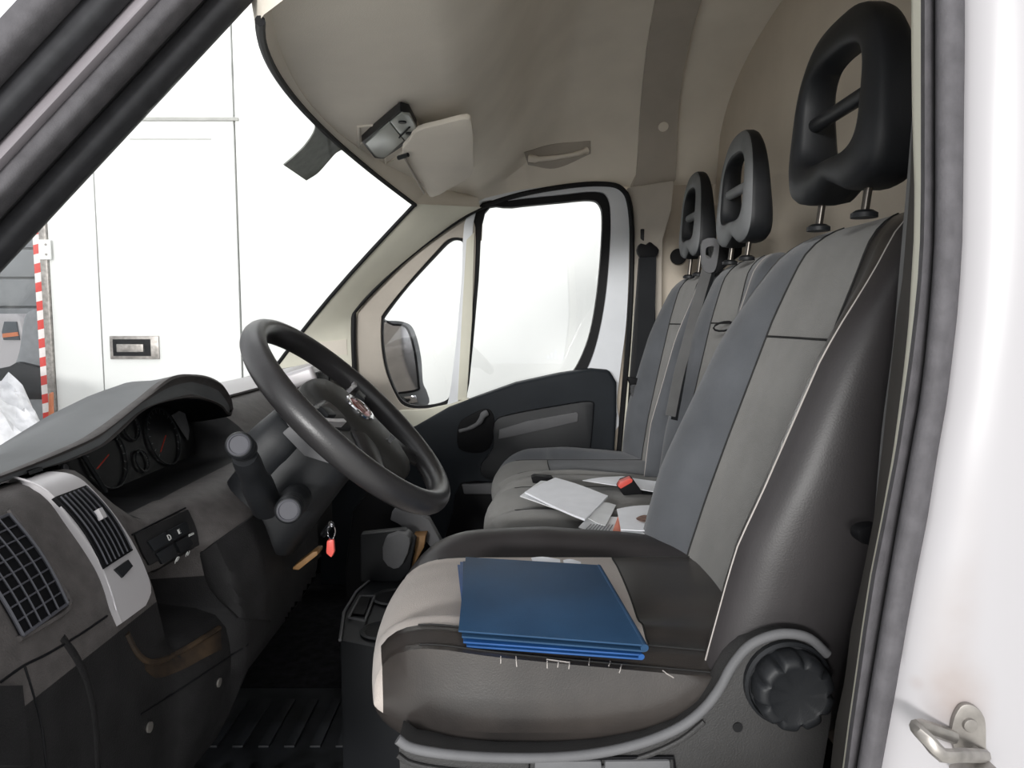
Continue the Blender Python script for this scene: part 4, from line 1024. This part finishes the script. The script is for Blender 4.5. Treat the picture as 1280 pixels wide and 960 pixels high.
# ================================================================== OVERHEAD
# dome lamp
dl = thing('dome_lamp', (-.29, 1.55, 1.9), 'rectangular ceiling lamp with milky lens and two switches above the windscreen', 'lamp')
zl = 1.902
dq = [(452, 178), (500, 139), (512, 143), (521, 160), (519, 173), (480, 199), (468, 198)]
dp = [PZ(u, v, zl) for u, v in dq]
prism3('lamp_body', dp, (0, 0, .02), 'plastic', dl, bevel=.004)
lq = [(457, 180), (487, 154), (505, 176), (482, 197), (469, 196)]
prism3('lamp_lens', [PZ(u, v, zl-.004) for u, v in lq], (0, 0, .02), 'lens', dl, bevel=.003)
prism3('switch_plate', [PZ(u, v, zl-.003) for u, v in [(488, 153), (502, 142), (512, 145), (520, 160), (518, 172), (506, 176)]], (0, 0, .02), 'lens', dl, bevel=.003)
for u, v in [(503, 152), (512, 166)]:
    disc('lamp_switch', PZ(u, v, zl-.003), (0, 0, -1), .008, .003, 'plastic', dl, n=18)
tube('lamp_slot', [PZ(499, 172, zl-.004), PZ(512, 159, zl-.004)], .002, 'plastic_deep', dl, n=6)
tube('lamp_recess', [SCEIL.hit(u, v, 1.6)[0] for u, v in cr([(450, 180), (500, 136), (518, 150), (524, 172), (482, 204), (462, 202)], 4, True)], .004, 'headliner', dl, closed=True)
# passenger sun visor
sv = thing('sun_visor', P(545, 200, 1.8), 'beige sun visor folded up into the roof above the passenger', 'sun visor')
zv = 1.888
vp = cr([(503, 194), (512, 176), (522, 164), (552, 156), (583, 149), (590, 157), (592, 190), (590, 219), (566, 234), (541, 247), (530, 236)], 3, True)
def SVP(u, v): return PZ(u, v, 1.902-.0014*(v-150)*.5)
prism3('visor_panel', [SVP(p[0], p[1]) for p in vp], (0, 0, .012), 'headliner', sv, bevel=.004)
tube('visor_pivot', [SVP(498, 194)-Vector((0, 0, .006)), SVP(510, 190)-Vector((0, 0, .006))], .005, 'plastic', sv)
tube('visor_rod', [SVP(506, 196)-Vector((0, 0, .003)), SVP(530, 240)-Vector((0, 0, .003))], .003, 'taupe', sv)
# grab handle
gh = thing('grab_handle', P(697, 195, 2.25), 'beige grab handle recessed in the ceiling above the passenger door', 'handle')
def SC_(u, v, o): 
    h, n = SCEIL.hit(u, v, 2.3); return h+n*o
SCEIL.patch('handle_recess', cr([(655, 190), (690, 180), (738, 176)], 4), cr([(660, 206), (695, 210), (738, 192)], 4), 5, 16, .001, .003, 'taupe', gh, fall=2.3)
tube('handle_bar', [SC_(660, 197, .004), SC_(672, 198, .022), SC_(697, 196, .026), SC_(720, 192, .024), SC_(733, 188, .004)], [.012, .008, .007, .008, .012], 'headliner', gh, smooth_path=4, n=12)
# frit / sensor sticker on the windscreen
fr = SWS.patch('mirror_mount_patch', [(386, 138), (396, 160), (384, 182), (370, 196), (356, 208)], [(436, 186), (422, 192), (410, 205), (398, 218), (384, 227)], 8, 14, -.006, .003, 'visor_glass', None, fall=1.5)
fr['label'] = 'dark grey mirror mount patch on the windscreen below the roof edge'; fr['category'] = 'windscreen mount'

# ================================================================== THINGS ON THE SEATS
def folder(name, q, z0, z1, m_top, m_edge, label, spine=True):
    """two covers with paper between; q = four ground-plan corners TL TR BR BL as points"""
    t = thing(name, sum(q, Vector())/4, label, 'folder')
    TL, TR, BR, BL = q; dz = Vector((0, 0, 1))
    prism3('cover', [TL, TR, BR, BL], (0, 0, -.0022), m_top, t, bevel=.0006)
    low = [p-dz*(z1-z0) for p in q]
    sh = (BR-BL).normalized()*.004
    prism3('cover', [low[0]-sh, low[1]-sh, low[2], low[3]+sh], (0, 0, .0022), m_edge, t, bevel=.0006)
    inn = [p.lerp(sum(q, Vector())/4, .10)-dz*(z1-z0)*.30 for p in q]
    prism3('paper_block', inn, (0, 0, -(z1-z0)*.35), 'blue', t)
    tube('spine', [BR-dz*(z1-z0)*.45, TR-dz*(z1-z0)*.45], (z1-z0)*.52, m_edge, t, n=12, flat=1)
    return t
zt = 1.139
q1 = [PZ(582, 696, zt+.004), PZ(748, 706, zt+.004), PZ(806, 806, zt-.006), PZ(573, 788, zt-.002)]
folder('document_folder', q1, 0, .009, 'blue', 'blue', 'dark blue document folder, upper of the two on the driver seat')
q2 = [PZ(575, 702, zt-.009), PZ(742, 710, zt-.009), PZ(802, 818, zt-.020), PZ(579, 802, zt-.016)]
folder('document_folder', q2, 0, .007, 'blue_bright', 'blue_bright', 'brighter blue document folder, lower of the two on the driver seat')
def sheet(name, uv, z, m, label, cat, t=.0012, wav=.002, group=None, n=5):
    """a sheet laid on a cushion, four corners, gently curled"""
    a, b, c, d = [PZ(u, v, z) for u, v in uv]
    G = []
    for i in range(n+1):
        r = []
        for j in range(n+1):
            s, q = j/n, i/n
            p = a.lerp(b, s).lerp(d.lerp(c, s), q); p = p+Vector((0, 0, wav*math.sin(s*4+q*2))); r.append(p)
        G.append(r)
    return slab(name, G, Vector((0, 0, 1)), t, m, None, label=label, category=cat)
sheet('paper_sheet', [(664, 698), (700, 699), (702, 712), (668, 710)], 1.135, 'paper', 'white paper slip poking out behind the blue folder, nearer the wheel', 'paper')
sheet('paper_sheet', [(704, 701), (726, 702), (728, 712), (706, 712)], 1.135, 'paper', 'white paper slip behind the blue folder, nearer the backrest', 'paper')
zm = 1.118
s1 = sheet('paper_stack', [(676, 602), (700, 606), (742, 650), (650, 622)], zm, 'paper_grey', 'crumpled off-white papers under the folded white sheet on the middle seat', 'paper', t=.002)
s2 = sheet('folded_paper', [(694, 599), (760, 621), (731, 651), (656, 618)], zm+.006, 'paper', 'large folded white paper on the middle seat cushion', 'paper', t=.004)
s3 = sheet('receipt', [(751, 629), (770, 631), (757, 657), (736, 650)], zm+.001, 'paper_grey', 'small off-white receipt beside the folded white paper', 'receipt', t=.0012)
s4 = sheet('printed_list', [(735, 648), (772, 646), (766, 671), (723, 661)], zm-.004, 'paper_grey', 'printed list with dark text lines, partly under the receipt', 'paper', t=.0012)
for k in range(8):
    t = (k+.5)/8
    a = PZ(lerp(737, 768, t), lerp(655, 656, t), zm-.0005); b = PZ(lerp(730, 760, t), lerp(662, 668, t), zm-.0005)
    tube('text_line', [a, b], .0008, 'ink', s4, n=4)
s5 = sheet('orange_flyer', [(773, 645), (778, 648), (780, 672), (764, 671)], zm-.005, 'orange_paper', 'orange flyer edge between the printed list and the photo sheet', 'flyer')
s6 = sheet('photo_sheet', [(771, 637), (822, 631), (826, 662), (776, 664)], zm+.006, 'paper', 'glossy white sheet with a small brown picture on the middle seat', 'paper', t=.0015)
s7 = sheet('booklet', [(774, 640), (824, 634), (830, 669), (776, 670)], zm-.003, 'paper_grey', 'thin white booklet under the glossy picture sheet', 'booklet', t=.005)
prism3('picture', [PZ(u, v, zm+.0096) for u, v in cr([(795, 648), (805, 644), (815, 647), (812, 652), (802, 652)], 3, True)], (0, 0, .0004), 'ink_brown', s6)
s8 = sheet('paper_sheet', [(728, 601), (778, 595), (822, 602), (822, 617)], 1.112, 'paper', 'white sheet lying on the outer seat behind the red buckle', 'paper', n=6)
bk_ = thing('belt_buckle', P(788, 615, 1.80), 'black seat belt buckle with red release button on the bench', 'buckle')
bq = [P(u, v, 1.60) for u, v in [(772, 609), (777, 601), (790, 597), (805, 618), (780, 620)]]
prism3('buckle_body', bq, (0, .03, 0), 'plastic_deep', bk_, bevel=.004)
prism3('release_button', [P(u, v, 1.595) for u, v in [(772.5, 608), (775, 603), (788, 597.5), (791, 600), (790, 603), (776, 611)]], (0, .02, .001), 'red', bk_, bevel=.001)
tube('buckle_strap', [P(800, 616, 1.62), P(818, 617, 1.64), P(840, 616, 1.68)], .010, 'belt', bk_, flat=.35)
prism('small_black_case', [(664, 597), (668, 595), (690, 597), (693, 602), (688, 606), (666, 604)], 1.745, .03, 'plastic_deep', bevel=.002, label='small black case at the front of the bench, behind the papers', category='case')

# ================================================================== OUTSIDE
# door mirror
mr = thing('door_mirror', P(510, 510, 2.62), 'grey door mirror seen through the passenger quarter window', 'door mirror')
mo = cr([(478, 404), (486, 401), (503, 402), (515, 408), (522, 425), (527, 450), (529, 478), (534, 490), (535, 506), (505, 512), (490, 500), (480, 470)], 4, True)
prism3('mirror_housing', [P(p[0], p[1], 2.60) for p in mo], (-.10, .12, 0), 'grey_shell', mr, bevel=.012, bseg=3)
mi = cr([(477, 408), (492, 406), (506, 408), (513, 420), (519, 445), (523, 480), (522, 487), (500, 491), (484, 490)], 4, True)
prism3('mirror_glass', [P(p[0], p[1], 2.595) for p in mi], (0, .004, 0), 'mirror', mr)
tube('mirror_arm', [P(500, 500, 2.62), P(492, 512, 2.50), P(490, 514, 2.43)], .02, 'plastic', mr)
prism('lower_mirror', [(505, 496), (520, 494), (522, 503), (510, 506)], 2.594, .004, 'mirror', mr, bevel=.001)
tube('mirror_rim', [P(p[0], p[1], 2.595) for p in mi], .004, 'plastic_deep', mr, closed=True)
# white box truck alongside
YT = 4.5
tk = thing('box_truck', (-1.0, YT+.6, .4), 'white box truck body parked close ahead, filling the windscreen view', 'truck')
def tx(u, v): p = P(u, v, YT); return p.x, p.z
x0 = -2.86
def panel(name, xa, xb, za, zb, dy=0):
    return box(name, (xa, YT+dy, za), (xb, YT+.06+dy, zb), 'truck', tk, bevel=.004)
xj1, xj2 = -2.56, -1.69
panel('side_panel', x0, xj1-.004, .40, 3.9); panel('side_door', xj1+.004, xj2-.006, .40, 2.705); panel('top_panel', xj1+.004, xj2-.006, 2.715, 3.9); panel('side_panel', xj2+.006, 0.6, .40, 3.9); panel('side_panel', .61, 3.4, .40, 3.9)
box('truck_core', (x0+.03, YT+.06, .40), (3.4, YT+2.2, 3.85), 'truck_line', tk, bevel=.01)
box('door_rail', (-2.36, YT-.012, 2.705), (-1.66, YT, 2.725), 'truck_line', tk, bevel=.002)
box('panel_rib', (-2.33, YT-.004, 2.595), (-1.83, YT, 2.60), 'truck_line', tk, bevel=0)
lw, lz = P(138, 449, YT-.01), P(198, 420, YT-.01)
lt_ = box('latch_plate', (lw.x, YT-.012, lw.z), (lz.x, YT, lz.z), 'steel', tk, bevel=.004)
box('latch_recess', (lw.x+.02, YT-.0135, lw.z+.02), (lz.x-.05, YT-.011, lz.z-.02), 'plastic_deep', lt_, bevel=.002)
box('latch_handle', (lw.x+.05, YT-.028, lw.z+.045), (lz.x-.09, YT-.012, lz.z-.05), 'steel', lt_, bevel=.004)
a_ = P(683, 449, YT); b_ = P(706, 440, YT)
for k in range(5):
    xx = lerp(a_.x, b_.x, k/5+.02); box('faint_mark', (xx, YT-.001, a_.z), (xx+.016, YT+.001, a_.z+.02+.02*(k % 3)), 'paper_grey', tk, bevel=0)
# corner post with hinge and reflective tape
pst = thing('corner_post', (-2.93, YT, .35), 'grey steel corner post with red and white reflective tape at the truck edge', 'post')
box('post_body', (-2.905, YT-.02, .35), (-2.862, YT+.08, 3.9), 'steel', pst, bevel=.004)
for k in range(44):
    z = .8+.058*k
    mk('tape_piece', [(-2.955, YT+.0, z), (-2.906, YT+.0, z+.012), (-2.906, YT+.0, z+.070), (-2.955, YT+.0, z+.058), (-2.955, YT+.01, z), (-2.906, YT+.01, z+.012), (-2.906, YT+.01, z+.070), (-2.955, YT+.01, z+.058)], [(0, 1, 2, 3), (4, 5, 6, 7), (0, 1, 5, 4), (1, 2, 6, 5), (2, 3, 7, 6), (3, 0, 4, 7)], 'tape_red' if k % 2 else 'tape_white', pst, smooth=False)
box('hinge', (-2.90, YT-.035, 1.87), (-2.83, YT-.0205, 1.99), 'truck', pst, bevel=.003)
for z in (1.90, 1.96): disc('hinge_bolt', (-2.853, YT-.036, z), (0, -1, 0), .007, .004, 'steel', pst, n=10)
# garage shutter far behind
gs = thing('roller_shutter', (-8.5, 10.5, 0), 'grey slatted roller shutter of the building behind the truck', 'shutter')
for k in range(13):
    box('slat', (-12, 10.5, .02+.42*k), (-4.5, 10.56, .41+.42*k), 'shutter', gs, bevel=.015)
box('shutter_frame', (-12.1, 10.58, 0), (-4.4, 10.7, 5.6), 'shutter', gs)
# white van far left
vn = thing('white_van', P(-10, 490, 8), 'white van with tinted windows parked behind the striped post', 'van')
def vX(u, v): return P(u, v, 8.0)
prism3('van_body', [P(u, v, 8) for u, v in [(-120, 400), (-100, 392), (18, 392), (26, 398), (34, 430), (40, 455), (42, 500), (-130, 500)]], (0, 1.8, 0), 'white_paint', vn, bevel=.05, bseg=3)
prism3('van_window', [P(u, v, 7.98) for u, v in [(5, 402), (20, 402), (24, 425), (4, 425), (2, 415)]], (0, .03, 0), 'car_glass', vn, bevel=.004)
prism3('van_stripe', [P(u, v, 7.96) for u, v in [(3, 417), (21, 415), (22, 420), (3, 422)]], (0, .02, 0), 'orange', vn)
prism3('van_wheel', [P(10+13*math.cos(k*.5236), 498+13*math.sin(k*.5236), 7.96) for k in range(12)], (0, .2, 0), 'rubber', vn)
# grey rounded shell
gsh = thing('grey_shell', P(45, 470, 4.75), 'tall grey rounded shell standing between the white van and the striped post', 'cover')
prism3('shell_body', [P(p[0], p[1], 4.75) for p in cr([(12, 470), (22, 440), (28, 400), (36, 388), (52, 385), (62, 388), (66, 410), (66, 470), (50, 485), (20, 482)], 4, True)], (0, .2, 0), 'grey_shell', gsh, bevel=.03, bseg=3)
prism3('shell_foot', [P(u, v, 4.7) for u, v in [(-10, 462), (10, 458), (20, 452), (60, 462), (66, 500), (-10, 500)]], (0, .2, 0), 'plastic', gsh, bevel=.02)
# crumpled plastic film heap
G = []
for i in range(30):
    r = []
    for j in range(30):
        s, t = j/29, i/29
        y = lerp(3.3, 3.9, t); x = lerp(-3.4, -.636*y, s)
        ed = min(1, 4*min(s*1.0+.25, 1-s))*min(1, 3.5*min(t+.05, 1-t+.1))
        z = .30+(.89-.05*s)*ed**.3+.05*math.sin(19*s+7*t)+.035*math.sin(31*t-11*s)+random.uniform(-.022, .022)
        if i in (0, 29) or j in (0, 29): z = .02
        r.append(Vector((x, y, min(z, 1.5))))
    G.append(r)
slab('plastic_sheet', G, Vector((0, 0, 1)), .01, 'plastic_film', None, sharp=25, label='crumpled white plastic sheet over a heap beside the truck', category='plastic sheet')
prism('orange_barrier', [(60, 492), (64, 490), (67, 700), (58, 700)], 4.3, .03, 'orange', bevel=.01, label='orange plastic object at the foot of the striped post', category='barrier')
